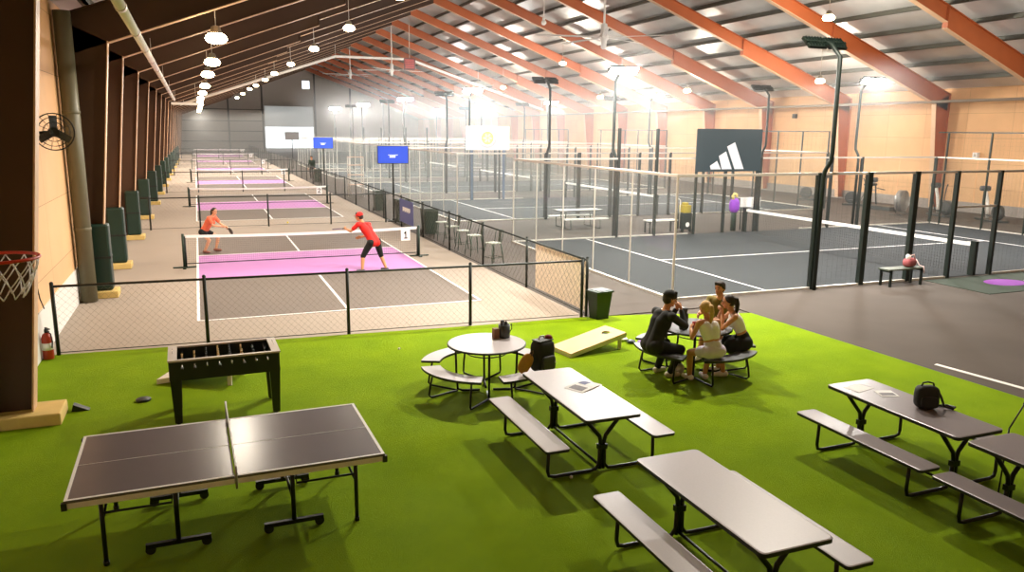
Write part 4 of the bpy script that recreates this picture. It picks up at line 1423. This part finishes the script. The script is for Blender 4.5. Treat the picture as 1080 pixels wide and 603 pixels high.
MB().lathe([(.0862, .16), (.0862, .28)], (0, 0, 0), 20).build('paper_label', tape_w, t)
MB().tube([(.03, 0, .48), (.1, .03, .44), (.11, .04, .3), (.1, .03, .2)], .011, 8).build('hose', black_m, t)
t = thing('hanging_cable', 'thin black cable with an inline switch hanging down the plywood wall', 'cable', (-2.40, -1.9, 0), 0)
MB().tube([(0, -.1, 4.6), (.0, -.1, 3.0), (.0, -.06, 2.4), (.01, .02, 1.9), (.0, .0, 1.4), (.01, .15, 1.0), (.03, .3, .8)], .011, 6).build('cord', black_m, t)
MB().box(-.02, .025, -.11, -.06, 2.72, 2.86).build('inline_switch', black_m, t)

# basketball hoop
hp = thing('basketball_hoop', 'orange red basketball rim with a torn white net at the picture edge', 'hoop', (-.97, -10.98, 3.05), 0)
MB().tube([(.225 * math.cos(2 * math.pi * i / 40), .225 * math.sin(2 * math.pi * i / 40), 0) for i in range(40)], .0105, 10, 0, True).build('rim', mat('rim_red', (206, 52, 24), 0.4), hp)
nn = MB()
lv = [(.222, -.01), (.2, -.09), (.165, -.17), (.125, -.25)]
for j in range(3):
    for i in range(12):
        for s in (-1, 1):
            a0 = 2 * math.pi * (i + (j % 2) * .5) / 12
            a1 = a0 + s * math.pi / 12
            (ra, za), (rb_, zb_) = lv[j], lv[j + 1]
            nn.tube([(ra * math.cos(a0), ra * math.sin(a0), za), ((ra + rb_) / 2 * math.cos((a0 + a1) / 2), (ra + rb_) / 2 * math.sin((a0 + a1) / 2), (za + zb_) / 2 - .006), (rb_ * math.cos(a1), rb_ * math.sin(a1), zb_)], .0042, 5)
nn.build('net_mesh', tape_w, hp)
MB().box(-.42, -.23, -.08, .08, -.02, .0).box(-.43, -.4, -.1, .1, -.12, .05).build('rim_bracket', MATS['rim_red'], hp)
MB().box(-.48, -.43, -.9, .9, -.1, .97).build('backboard', tape_w, hp)
MB().tube([(-.48, 0, .4), (-1.44, 0, .4)], .05, 10).tube([(-.48, 0, .1), (-1.44, 0, -.4)], .04, 10).build('wall_arm', black_m, hp)

# boxes and speakers on the plywood wall beyond the courts
for (y, z, s, m_, nm, lab) in ((11.4, 2.85, .26, tape_w, 'wall_box', 'small white box fixed midway up the plywood wall'), (14.1, 5.6, .3, tape_w, 'wall_box', 'small white box high on the plywood wall under the roof'),
                               (13.9, 4.93, .28, black_m, 'wall_speaker', 'small black speaker high on the plywood wall below the white box'), (24.5, 4.9, .28, black_m, 'wall_speaker', 'small black speaker high on the plywood wall above the teal banner')):
    o = MB().box(-.2, 0, -s / 2, s / 2, -s / 2, s / 2).build(nm, m_, None, .02)
    o.location = (XR, y, z)
    tag(o, lab, 'box' if nm == 'wall_box' else 'speaker')
    MB().lathe([(s * .3, -.008), (s * .3, .0), (0, .004)], (-.2, 0, 0), 18, 0, Matrix.Rotation(R(-90), 3, 'Y')).build('front_disc', railw if m_ is tape_w else bagl, o)
# pipe running along the plywood wall under the roof
o = struct(MB().cyl((XR - 1.25, YF, 5.45), (XR - 1.25, YB, 5.45), .07, n=12).build('trim_pipe', mat('weathered_pipe', (150, 136, 120), 0.5)))
o['kind'] = 'structure'

# ================================================================== CEILING FITTINGS
warm_lens = mat('lit_warm_lamp', (255, 226, 176), 0.3, emit=BAY_GLOW, var=0)
shade_m = mat('lamp_shade_grey', (150, 140, 124), 0.4, metal=0.5)
bays = [(.8, 3.6, 6.0), (.85, 10.9, 6.0), (.8, 17.3, 6.0), (.8, 26.8, 6.0), (.75, 35.7, 6.0), (.7, 45, 6.0), (.7, 54, 6.0), (.8, 63, 6.0), (.8, 74, 6.0), (.8, 86, 6.0), (.8, 99, 6.0),
        (6.4, 17.4, 8.05), (6.2, 26.4, 8.0), (6.2, 37.3, 8.0), (5.9, 45.4, 7.9), (5.9, 53.8, 7.9), (5.7, 61.8, 7.8), (5.5, 68, 7.75), (5.5, 80, 7.75), (5.5, 94, 7.75),
        (24.6, 9.8, 8.6), (30.3, 16.2, 6.6), (30.2, 28, 6.6), (24.5, 35, 8.6), (30.2, 40, 6.6), (26.8, 52.6, 7.8)]


def bay(label, loc, right, real):
    t = thing('high_bay_lamp', label, 'lamp', loc, 0, 'high bay lamps over the lilac courts' if not right else 'high bay lamps over the glass courts')
    x, y, z = loc
    up_ = zs(x) - .02 - z
    MB().cyl((0, 0, .12), (0, 0, up_), .012, n=6).build('hanger', railw, t)
    MB().lathe([(.05, .16), (.1, .14), (.12, .05), (.15, .0), (.17, -.01), (.15, -.012)], (0, 0, 0), 24).build('shade', shade_m, t)
    MB().lathe([(.15, -.01), (.22, -.06), (.25, -.14), (.2, -.21), (.1, -.24), (0, -.245)], (0, 0, 0), 24).build('lamp_lens', warm_lens, t)
    if real:
        if right:
            point_light('bay_light', (0, 0, -.45), BAY_R_W, (1, .9, .76), .15, t)
        else:
            area_light('bay_light', (0, 0, -.27), (0, 0, -2), .4, .4, BAY_W if real is True else real, (1.0, .92, .8), t, 160)


for k, (x, y, z) in enumerate(bays):
    right = x > 16
    if k < 11:
        lab = 'warm high bay lamp on the plywood wall side, %s from the turf' % ORD[k]
    elif k < 20:
        lab = 'warm high bay lamp hung midway up the dark roof slope, %s from the turf' % ORD[k - 11]
    else:
        lab = 'warm high bay lamp over the glass courts, %s from the turf' % ORD[k - 20]
    bay(lab, (x, y, z), right, True if right or y < 40 else BAY_W * 2.6)
# lamps of the same rows over the turf, just above the frame, that light the near tables
for k, (x, y, z, wt) in enumerate(((6.4, 8.6, 8.05, .12), (6.4, -.5, 8.05, 1.25), (12.0, -3.5, 9.4, 1.3))):
    bay('warm high bay lamp above the turf end of the roof, number %s along its row' % ORD[k], (x, y, z), False, TURF_W * wt)

# long white heater tube along the dark slope
t = thing('heater_tube', 'long white jointed tube hung under the dark roof slope along the wall', 'tube', (-.64, -5.5, 5.5), R(.35))
MB().cyl((0, 0, 0), (0, 43, 0), .075, n=14).build('tube_body', tape_w, t)
for k in range(13):
    MB().cyl((0, 1.5 + k * 3.3, 0), (0, 1.7 + k * 3.3, 0), .084, n=14).build('joint_band', railw, t)
    if k % 3 == 0:
        MB().cyl((0, 1.6 + k * 3.3, .07), (0, 1.6 + k * 3.3, .55), .008, n=6).build('hanger', railw, t)
t = thing('strip_light', 'white strip light hung at the far end of the long heater tube', 'lamp', (-.25, 38.0, 5.3), R(0))
MB().box(-.85, .85, -.1, .1, -.06, .06).box(-.8, .8, -.06, .06, -.1, -.06).build('housing', tape_w, t)
for s in (-1, 1):
    MB().cyl((s * .6, 0, .06), (s * .6, 0, zs(-.25 + s * .6) - 5.29), .01, n=6).build('hanger', railw, t)
# white pipe following a far frame with a flat middle
t = thing('sprinkler_pipe', 'white pipe following the far roof frame with a flat middle', 'pipe', (0, 58.8, 0), 0)
MB().tube([(-.9, 0, 5.75), (12.6, 0, 10.35), (19.6, 0, 10.35), (33.6, 0, 5.9)], .12, 8).build('pipe_body', tape_w, t)
for x in (-.6, 5.5, 12.6, 19.6, 26.5, 33.4):
    zz_ = 5.75 + (x + .9) * .3407 if x < 12.6 else (10.35 if x < 19.7 else 10.35 - (x - 19.6) * .318)
    MB().cyl((x, 0, zz_ + .1), (x, 0, zs(x)), .02, n=6).build('hanger', railw, t)
# big ceiling fans on the ridge
fanw = mat('white_fan_metal', (236, 234, 230), 0.4, var=0.02)


def big_fan(label, y, zhub, rz, blades=True):
    t = thing('ceiling_fan', label, 'fan', (XM, y, zhub), rz, 'large ceiling fans on the ridge')
    MB().cyl((0, 0, .1), (0, 0, zs(XM) - zhub - .02), .045, n=10).build('down_rod', fanw, t)
    MB().lathe([(.06, .55), (.13, .5), (.15, .1), (.2, .05), (.2, -.1), (.13, -.16), (.11, -.45), (.06, -.5)], (0, 0, 0), 20).build('motor', fanw, t)
    if blades:
        for k in range(5):
            q = Matrix.Rotation(R(72 * k), 3, 'Z')
            MB().obox(q @ Vector((1.6, 0, -.02)), (2.9, .16, .02), q @ Matrix.Rotation(R(10), 3, 'X')).build('fan_blade', fanw, t)
    return t


big_fan('large white ceiling fan above the nearest glass court', 14.0, 7.75, R(28))
big_fan('large white ceiling fan far along the ridge beyond the red box', 53, 8.9, R(10))
big_fan('farthest white ceiling fan on the ridge before the gable', 73, 9.7, R(40))
t = thing('hanging_sensor', 'short white rod with a round sensor hanging from the ridge', 'sensor', (XM, 20.3, 9.05), 0)
MB().cyl((0, 0, .1), (0, 0, zs(XM) - 9.07), .03, n=8).build('rod', fanw, t)
MB().sphere((0, 0, 0), .13, n=14, k=8).lathe([(.05, .1), (.08, .18), (.04, .25)], (0, 0, 0), 12).build('sensor_head', fanw, t)
t = thing('unit_heater', 'square red faced unit heater hung near the ridge', 'heater', (XM, 46.8, 8.95), R(-12))
MB().box(-.45, .45, -.3, .3, -.45, .45).build('housing', mat('brown_heater_case', (120, 70, 60), 0.5), t, .03)
hl = MB()
for k in range(6):
    hl.obox((0, -.31, -.3 + k * .12), (.7, .03, .08), Matrix.Rotation(R(30), 3, 'X'))
hl.build('red_louvre', mat('heater_red_face', (214, 96, 96), 0.5), t)
MB().cyl((0, 0, .45), (0, 0, zs(XM) - 8.97), .03, n=8).build('hanger', railw, t)

# yellow ball on the court
o = MB().sphere((0, 0, .037), .037, n=14, k=8).build('pickleball', mat('yellow_ball', (236, 214, 60), 0.5))
o.location = (3.5, 16.6, 0.0)
tag(o, 'yellow ball on the beige floor behind the mid court fence', 'ball')

# ================================================================== PEOPLE
skin_l = mat('skin_light', (232, 176, 138), 0.5, var=0.05, scale=8)
skin_t = mat('skin_tan', (206, 146, 102), 0.5, var=0.06, scale=8)
lipm = mat('lip_tone', (170, 92, 80), 0.5)
eyem = mat('eye_dark', (28, 22, 20), 0.2)
hair_b = mat('hair_dark_brown', (38, 26, 20), 0.6, var=0.4, scale=40)
hair_f = mat('hair_fair', (204, 164, 98), 0.6, var=0.25, scale=40)
shoe_w = mat('shoe_white', (232, 226, 220), 0.5)
shoe_d = mat('shoe_dark', (74, 74, 92), 0.5)


class Blob:
    """closed shapes that are fused into one skin"""
    def __init__(s):
        s.bm = bmesh.new()

    def ball(s, c, r, q=None, sc_=(1, 1, 1)):
        m = Matrix.Translation(Vector(c)) @ ((q or Matrix.Identity(3)).to_4x4()) @ Matrix.Diagonal((r * sc_[0], r * sc_[1], r * sc_[2], 1))
        bmesh.ops.create_icosphere(s.bm, subdivisions=3 if r > .03 else 2, radius=1, matrix=m)

    def cap(s, p, q, r0, r1):
        p, q = Vector(p), Vector(q)
        s.ball(p, r0)
        s.ball(q, r1)
        d = q - p
        if d.length > 1e-5:
            rot = d.to_track_quat('Z', 'Y').to_matrix().to_4x4()
            bmesh.ops.create_cone(s.bm, cap_ends=True, segments=20, radius1=r0, radius2=r1, depth=d.length, matrix=Matrix.Translation((p + q) / 2) @ rot)

    def chain(s, pts, rad):
        for i in range(len(pts) - 1):
            s.cap(pts[i], pts[i + 1], rad[i], rad[i + 1])

    def fuse(s, name, m, voxel, parent, smooth=4):
        me = bpy.data.meshes.new(name)
        s.bm.to_mesh(me)
        s.bm.free()
        o = bpy.data.objects.new(name, me)
        COL.objects.link(o)
        md = o.modifiers.new('fuse', 'REMESH')
        md.mode = 'VOXEL'
        md.voxel_size = voxel
        sm = o.modifiers.new('soft', 'SMOOTH')
        sm.factor = .5
        sm.iterations = smooth
        dg = bpy.context.evaluated_depsgraph_get()
        dg.update()
        me2 = bpy.data.meshes.new_from_object(o.evaluated_get(dg))
        o.modifiers.clear()
        o.data = me2
        me2.materials.clear()
        me2.materials.append(m)
        me2.polygons.foreach_set('use_smooth', [True] * len(me2.polygons))
        if parent:
            o.parent = parent
        return o


def ik(a, t, l1, l2, pole):
    a, t = Vector(a), Vector(t)
    d = t - a
    L = min(d.length, (l1 + l2) * .999)
    dn = d.normalized()
    t2 = a + dn * L
    x = (l1 * l1 - l2 * l2 + L * L) / (2 * L)
    h = math.sqrt(max(0, l1 * l1 - x * x))
    pl = Vector(pole) - dn * Vector(pole).dot(dn)
    pl = pl.normalized() if pl.length > 1e-4 else dn.orthogonal().normalized()
    return a + dn * x + pl * h, t2


def human(label, loc, rz, s, pelvis, neck, head_dir, hands, feet, skin, top, bottom, hair, female=False, knee_out=.25, elbow=(0, -.6, -.8), cap_=None, grip=(.7, .7), shoe=None, foot_dir=None, tilt=(0, 0)):
    """all points in the figure's own frame: +y is where it faces, z up, metres; s scales limb lengths"""
    t = None
    P, N = Vector(pelvis), Vector(neck)
    sp = (N - P).normalized()
    F = Vector((0, 1, 0))
    side = Vector((1, 0, 0))
    fw_ = sp.cross(side) * -1 if sp.cross(side).y < 0 else sp.cross(side)
    fw_.normalize()
    sh_w, hip_w = (.175 if female else .195) * s, .095 * s
    tw = Matrix.Rotation(tilt[0], 3, sp)
    sd = tw @ side
    shs = [N - sp * .045 * s + sd * sh_w * k for k in (-1, 1)]
    hips = [P - Vector((0, 0, .02)) + side * hip_w * k for k in (-1, 1)]
    hd = Vector(head_dir).normalized()
    H = N + sp * .10 * s + Vector((0, 0, .09 * s)) + hd * .035
    body = Blob()
    fr = .92 if female else 1.0
    # trunk
    body.cap(hips[0], hips[1], .108 * s, .108 * s)
    waist = P + (N - P) * .38
    chest = P + (N - P) * .70
    for k in (-1, 1):
        body.cap(P + side * .05 * k * s, waist + sd * .045 * k * s, .105 * s * fr, .095 * s * fr)
        body.cap(waist + sd * .045 * k * s, chest + sd * .06 * k * s, .095 * s * fr, .112 * s * fr)
        body.cap(chest + sd * .06 * k * s, N - sp * .07 * s + sd * .10 * s * k, .112 * s * fr, .07 * s)
        body.cap(N - sp * .02 * s, shs[(k + 1) // 2], .055 * s, .055 * s * fr)
        if female:
            body.ball(chest + sd * .065 * k * s + fw_ * .085 * s, .06 * s)
    # neck, head
    body.cap(N - sp * .03 * s, H - Vector((0, 0, .05)) * s - hd * .012, .056 * s * fr, .05 * s * fr)
    z_ax = (Vector((0, 0, 1)) * .8 + sp * .2)
    z_ax = (z_ax - hd * z_ax.dot(hd)).normalized()
    x_ax = hd.cross(z_ax).normalized()
    Q = Matrix((x_ax, hd, z_ax)).transposed()
    hs = s * (.96 if female else 1.0)
    def hp_(x, y, z): return H + Q @ Vector((x, y, z)) * hs
    body.ball(hp_(0, -.01, .03), .1 * hs, Q, (.78, .98, .92))
    body.ball(hp_(0, .025, -.045), .075 * hs, Q, (.78, .85, .95))
    body.ball(hp_(0, .06, -.088), .026 * hs, Q, (1.2, 1, .8))
    body.cap(hp_(0, .092, .01), hp_(0, .112, -.028), .011 * hs, .016 * hs)
    for k in (-1, 1):
        body.ball(hp_(.08 * k, -.008, -.005), .03 * hs, Q, (.35, .7, 1.0))
        body.ball(hp_(.03 * k, .078, .028), .02 * hs, Q, (1.2, .7, .5))
    body.cap(hp_(-.018, .088, -.06), hp_(.018, .088, -.06), .008, .008)
    # limbs
    ul, fl_, th, ca = .29 * s, .25 * s, .43 * s, .42 * s
    arms, legs = [], []
    for k in (0, 1):
        sg = -1 if k == 0 else 1
        pole = Vector((elbow[0] + sg * .45, elbow[1], elbow[2]))
        e, wv_ = ik(shs[k], hands[k], ul, fl_, pole)
        arms.append((shs[k], e, wv_))
        body.chain([shs[k], shs[k] + (e - shs[k]) * .4, e], [.052 * s * fr, .046 * s * fr, .038 * s * fr])
        body.chain([e, e + (wv_ - e) * .35, wv_], [.038 * s * fr, .04 * s * fr, .026 * s])
        # hand
        a = (wv_ - e).normalized()
        pn = a.cross(Vector((0, 0, 1)))
        pn = pn.normalized() if pn.length > .15 else Vector((sg, 0, 0))
        pn = pn * (-sg) if pn.dot(side) * sg > 0 else pn * sg  # palm turned inward
        pn = pn.normalized()
        if pn.dot(side) * sg > 0:
            pn = -pn
        wd = a.cross(pn).normalized()
        if wd.z < 0:
            wd = -wd          # thumb side up
        for q in (-.024, -.008, .008, .024):
            body.cap(wv_ + a * .012 + wd * q * .6, wv_ + a * .088 * s + wd * q, .014, .0125)
        cu = grip[k]
        lens_ = (.072, .08, .084, .076)
        for fi, q in enumerate((-.028, -.0095, .0095, .028)):
            p0 = wv_ + a * .09 * s + wd * q
            ang = 0
            pts = [p0]
            for j, part in enumerate((.45, .32, .23)):
                ang += cu * (.55 + .25 * j)
                dd = a * math.cos(ang) + pn * math.sin(ang)
                pts.append(pts[-1] + dd * lens_[fi] * part)
            body.chain(pts, [.0098, .0092, .0088, .008])
        tb_ = wv_ + a * .03 + wd * .026 + pn * .006
        d1 = (a * .75 + wd * .6 + pn * .35).normalized()
        d2 = (a * .85 + wd * .1 + pn * (.3 + .4 * cu)).normalized()
        body.chain([tb_, tb_ + d1 * .035, tb_ + d1 * .035 + d2 * .03], [.0125, .0115, .0095])
        # leg
        sgo = Vector((sg * knee_out, 1, .15))
        fk = Vector(feet[k]) + Vector((0, 0, .075))
        kn, an = ik(hips[k], fk, th, ca, sgo)
        legs.append((hips[k], kn, an))
        body.chain([hips[k], hips[k] + (kn - hips[k]) * .45, kn], [.092 * s, .078 * s, .055 * s])
        body.chain([kn, kn + (an - kn) * .3, an], [.055 * s, .057 * s, .037 * s])
        fd = Vector((foot_dir[k][0], foot_dir[k][1], 0)).normalized() if foot_dir else Vector((sg * .15, 1, 0)).normalized()
        body.chain([an - Vector((0, 0, .035)) - fd * .03, an - Vector((0, 0, .045)) + fd * .14], [.036, .027])
    b = body.fuse('person', skin, .0072, None, 3)
    b.location = loc
    b.rotation_euler = (0, 0, rz)
    tag(b, label, 'person', None)

    # face
    for k in (-1, 1):
        m = MB()
        c = hp_(.031 * k, .0945, .012)
        m.sphere(c, .0105 * hs, 1.3, .6, .8, 10, 6, 0, Q)
        m.build('eye', eyem, b)
        m = MB().tube([hp_(.014 * k, .099, .036), hp_(.032 * k, .098, .041), hp_(.05 * k, .087, .036)], .0042, 5)
        m.build('eyebrow', hair, b)
    MB().tube([hp_(-.022, .091, -.0565), hp_(0, .098, -.058), hp_(.022, .091, -.0565)], .0058, 6).build('mouth', lipm, b)

    # hair
    if hair is not None:
        h = Blob()
        h.ball(hp_(0, -.022, .045), .1 * hs, Q, (.86, .98, .90))
        h.ball(hp_(0, -.045, .005), .095 * hs, Q, (.85, .75, .95))
        for k in (-1, 1):
            h.cap(hp_(.072 * k, .012, .05), hp_(.078 * k, -.01, -.0), .02, .016)
        if female:
            h.chain([hp_(0, -.1, .05), hp_(0, -.14, .03), hp_(0, -.155, -.06), hp_(.0, -.135, -.17), hp_(0, -.12, -.25)], [.03, .04, .038, .03, .012])
        else:
            for k in (-.04, 0, .04):
                h.ball(hp_(k, .045, .1), .035, Q)
        h.fuse('hair', hair, .009, b, 3)
    if cap_ is not None:
        h = Blob()
        h.ball(hp_(0, -.012, .055), .104 * hs, Q, (.88, 1.04, .84))
        h.fuse('cap_crown', cap_, .009, b, 2)
        v = MB()
        n = 10
        pts = []
        for i in range(n + 1):
            a = math.pi * i / n
            pts.append((.078 * math.cos(a), .085 + .085 * math.sin(a), .052 - .014 * math.sin(a)))
        top_ = [hp_(*p) for p in pts]
        bt = [hp_(p[0], p[1], p[2] - .006) for p in pts]
        ba, bb = hp_(0, .05, .058), hp_(0, .05, .052)
        for i in range(n):
            v.add([ba, top_[i], top_[i + 1], bb, bt[i], bt[i + 1]], [(0, 1, 2), (3, 5, 4), (1, 4, 5, 2)], 0)
        v.build('cap_peak', cap_, b)

    # clothes
    def trunk(bl, f0, f1, g, chestp=True):
        """shell round the trunk between two fractions of pelvis -> neck"""
        n = 5
        for k in (-1, 1):
            pts, rad = [], []
            for i in range(n + 1):
                f = f0 + (f1 - f0) * i / n
                wdt = .05 * (1 - f / .38) + .045 * (f / .38) if f < .38 else .045 + (.06 - .045) * min(1, (f - .38) / .32) + (.03 * max(0, (f - .7) / .2))
                r_ = (.105 + (.095 - .105) * f / .38) if f < .38 else (.095 + (.112 - .095) * min(1, (f - .38) / .32) - .035 * max(0, (f - .7) / .2))
                pts.append(P + (N - P) * f + (sd if f > .3 else side) * wdt * k * s)
                rad.append(r_ * s * fr + g)
            bl.chain(pts, rad)
            if female and f1 > .65:
                bl.ball(chest + sd * .065 * k * s + fw_ * .085 * s, .06 * s + g)
    kind, m_ = top
    sh = Blob()
    if kind in ('tee', 'long'):
        trunk(sh, -.06, .84, .013)
        sh.cap(hips[0], hips[1], .108 * s + .01, .108 * s + .01)
        for k in (0, 1):
            S_, E_, W_ = arms[k]
            sh.cap(N - sp * .035 * s, S_, .056 * s + .006, .055 * s + .014)
            if kind == 'tee':
                sh.cap(S_, S_ + (E_ - S_) * .62, .06 * s, .058 * s)
            else:
                sh.cap(S_, E_, .064 * s, .054 * s)
                sh.cap(E_, E_ + (W_ - E_) * .92, .054 * s, .038 * s)
    else:                                    # cropped tank top
        trunk(sh, .45, .80, .009)
        for k in (0, 1):
            S_ = arms[k][0]
            sh.cap(N - sp * .02 * s + (S_ - N) * .55, chest + (sd * (-1 if k == 0 else 1)) * .08 * s + fw_ * .05, .036 * s, .06 * s)
    sh.fuse('t_shirt' if kind == 'tee' else ('long_sleeved_top' if kind == 'long' else 'crop_top'), m_, .009, b, 4)
    kind, m_ = bottom
    sh = Blob()
    sh.cap(hips[0], hips[1], .108 * s + .013, .108 * s + .013)
    for k in (-1, 1):
        sh.cap(P + side * .05 * k * s, P + (N - P) * .2 + side * .045 * k * s, .105 * s * fr + .011, .10 * s * fr + .01)
    for k in (0, 1):
        Hh, K, A = legs[k]
        if kind == 'shorts':
            sh.chain([Hh, Hh + (K - Hh) * .72], [.106 * s, .09 * s])
        elif kind == 'short_shorts':
            sh.chain([Hh, Hh + (K - Hh) * .42], [.104 * s, .096 * s])
        elif kind == 'knee':
            sh.chain([Hh, Hh + (K - Hh) * .6, K + (A - K) * .12], [.104 * s, .088 * s, .07 * s])
        elif kind == 'skirt':
            sh.chain([Hh, Hh + (K - Hh) * .6], [.12 * s, .125 * s])
        else:
            sh.chain([Hh, K], [.104 * s, .07 * s])
            sh.chain([K, K + (A - K) * .93], [.07 * s, .05 * s])
    if kind == 'skirt':
        a_, b_ = legs[0][0] + (legs[0][1] - legs[0][0]) * .5, legs[1][0] + (legs[1][1] - legs[1][0]) * .5
        sh.cap(a_, b_, .115 * s, .115 * s)
    sh.fuse({'skirt': 'skirt', 'trousers': 'trousers'}.get(kind, 'shorts'), m_, .009, b, 4)
    for k in (0, 1):
        sg = -1 if k == 0 else 1
        an = legs[k][2]
        fd = Vector((foot_dir[k][0], foot_dir[k][1], 0)).normalized() if foot_dir else Vector((sg * .15, 1, 0)).normalized()
        q = Blob()
        q.chain([an - Vector((0, 0, .028)) - fd * .04, an - Vector((0, 0, .035)) + fd * .06, an - Vector((0, 0, .042)) + fd * .155], [.047, .043, .034])
        so = q.fuse('shoe', shoe or shoe_w, .008, b, 2)
    return b, arms


red = mat('bright_red_cloth', (232, 30, 22), 0.7, var=0.1)
blk = mat('black_cloth', (24, 26, 26), 0.8, var=0.2)
coral = mat('coral_cloth', (240, 118, 82), 0.7, var=0.1)
olive = mat('olive_cloth', (128, 112, 44), 0.75, var=0.12)
whitec = mat('white_cloth', (240, 238, 234), 0.7, var=0.04)
lilacc = mat('pale_lilac_cloth', (216, 208, 228), 0.7, var=0.05)

# player in red: stands in the kitchen of the first court, back to the turf, reaching across to his left
rz = R(20)
player, arms = human('man in a red shirt and red cap reaching out with a paddle', (4.5, 4.45, .008), rz, .98,
      (0.03, -.05, .84), (-.18, .18, 1.33), (-.6, .8, -.1),
      [(-.50, .52, 1.16), (-.12, .35, .93)], [(-.30, .06, 0), (.36, -.10, 0)],
      skin_t, ('tee', red), ('knee', blk), hair_b, False, .3, cap_=red, grip=(1.3, .4), shoe=shoe_d, tilt=(R(14), 0), foot_dir=[(-.5, 1), (-.3, 1)])
def paddle(label, holder, wpos, adir, fdir, m_face):
    """paddle in the holder's frame -> a top-level thing at the same place"""
    a = Vector(adir).normalized()
    f = Vector(fdir)
    f = (f - a * f.dot(a)).normalized()
    sdv = a.cross(f)
    Mx = Matrix((sdv, a, f)).transposed().to_4x4()
    Mx.translation = Vector(wpos)
    W = Matrix.Translation(holder.location) @ Matrix.Rotation(holder.rotation_euler.z, 4, 'Z') @ Mx
    t = thing('pickleball_paddle', label, 'paddle', (0, 0, 0))
    t.matrix_world = W
    MB().tube([(0, -.05, 0), (0, .09, 0)], .014, 10).build('handle', black_m, t)
    pts = [(-.04, .08), (.04, .08), (.09, .15), (.1, .2), (.1, .31), (.075, .345), (.04, .355), (-.04, .355), (-.075, .345), (-.1, .31), (-.1, .2), (-.09, .15)]
    MB().prism(pts, (0, 0, -.007), (1, 0, 0), (0, 1, 0), .014).build('face', m_face, t)
    return t
a = (arms[0][2] - arms[0][1]).normalized()
paddle('grey paddle held out by the man in a red shirt', player, arms[0][2] + a * .09 + Vector((0.03, 0, -.01)), (-.9, .25, -.02), (0, .25, 1), mat('paddle_grey', (110, 106, 112), 0.4))

# woman in coral, far side of the same court, facing the net, crouched
wom, arms = human('woman in a coral top and black shorts crouching beyond the first net', (.42, 9.45, .008), R(-125), .95,
      (0.05, -.16, .66), (0.0, .14, 1.12), (.35, .9, -.1),
      [(-.10, .52, .80), (.12, .5, .84)], [(-.25, .02, 0), (.22, -.05, 0)],
      skin_l, ('tee', coral), ('short_shorts', blk), hair_b, True, .35, grip=(1.3, 1.1), shoe=mat('shoe_brown', (150, 96, 84), 0.6))
a = (arms[0][2] - arms[0][1]).normalized()
paddle('black paddle held low by the woman in a coral top', wom, arms[0][2] + a * .085 + Vector((.02, 0, 0)), (.45, .75, -.35), (-.7, .5, .2), mat('paddle_black', (28, 28, 32), 0.4))

# seated group round the dark table (centre 7.48, -6.22)
BT = TZ
man_b, _ = human('man in black clothes and black cap seated with his hands at his mouth', (6.68, -6.45, BT), R(-86), 1.07,
      (0, -.06, .60), (0, .16, 1.10), (.1, 1, -.18),
      [(-.06, .42, 1.10), (.05, .43, 1.10)], [(-.32, .30, 0), (-.02, .32, 0)],
      skin_t, ('long', blk), ('trousers', blk), hair_b, False, .2, cap_=blk, grip=(1.2, 1.2), shoe=mat('shoe_cream', (214, 206, 180), 0.6), elbow=(0, .3, -.9))
girl, _ = human('seated woman with fair tied hair, white crop top and pale shorts', (7.33, -7.06, BT), R(-4), .94,
      (0, .0, .59), (-.06, .12, 1.04), (-.25, 1, -.1),
      [(-.16, .42, .82), (.14, .42, .82)], [(-.14, .42, 0), (.12, .40, 0)],
      skin_t, ('crop', whitec), ('short_shorts', lilacc), hair_f, True, .3, grip=(.6, .6))
girl2, _ = human('seated woman with dark tied hair, white crop top and black skirt', (8.13, -6.74, BT), R(62), .94,
      (0, -.02, .59), (0, .2, 1.04), (0, 1, -.12),
      [(-.07, .36, 1.01), (.05, .38, 1.02)], [(-.08, .30, 0), (.16, .34, 0)],
      skin_t, ('crop', whitec), ('skirt', blk), hair_b, True, .12, grip=(1.0, 1.0), elbow=(0, .4, -.9))
man2, _ = human('man in an olive shirt seated at the far side of the dark round table', (8.43, -5.72, BT), R(122), .98,
      (0, -.08, .60), (.0, .04, 1.05), (.15, 1, -.1),
      [(-.2, .48, .82), (.2, .48, .82)], [(-.15, .42, 0), (.18, .42, 0)],
      skin_t, ('tee', olive), ('shorts', blk), hair_b, False, .15, grip=(.5, .5))
# distant standing person behind the fence
human('person in dark clothes standing far off behind the walkway fence', (8.3, 45, 0), R(150), 1.0,
      (0, 0, .93), (0, .02, 1.46), (0, 1, -.1), [(-.26, .12, .86), (.26, .12, .86)], [(-.12, 0, 0), (.12, 0, 0)],
      skin_t, ('long', darkgreen), ('trousers', blk), hair_b, False, .1, grip=(.4, .4), shoe=shoe_d)

# ================================================================== HAZE VOLUME ADDED TO STAND IN FOR CAMERA GLARE
if HAZE:
    hz = MB().hexa([(8.9, 5.0, .3), (XR - 2.2, 5.0, .3), (XR - 2.2, YB - .4, .3), (8.9, YB - .4, .3),
                    (8.9, 5.0, 7.5), (XR - 2.2, 5.0, 5.9), (XR - 2.2, YB - .4, 5.9), (8.9, YB - .4, 7.5)])
    hz.box(XL + .1, 8.85, 44.0, YB - .4, .3, 5.1)
    hm = bpy.data.materials.new('glare_haze_volume')
    hm.use_nodes = True
    hm.node_tree.nodes.remove(hm.node_tree.nodes['Principled BSDF'])
    vs_ = hm.node_tree.nodes.new('ShaderNodeVolumeScatter')
    vs_.inputs['Density'].default_value = HAZE
    vs_.inputs['Anisotropy'].default_value = 0.6
    hm.node_tree.links.new(vs_.outputs[0], hm.node_tree.nodes['Material Output'].inputs['Volume'])
    o = hz.build('glare_haze', hm)
    o['kind'] = 'structure'
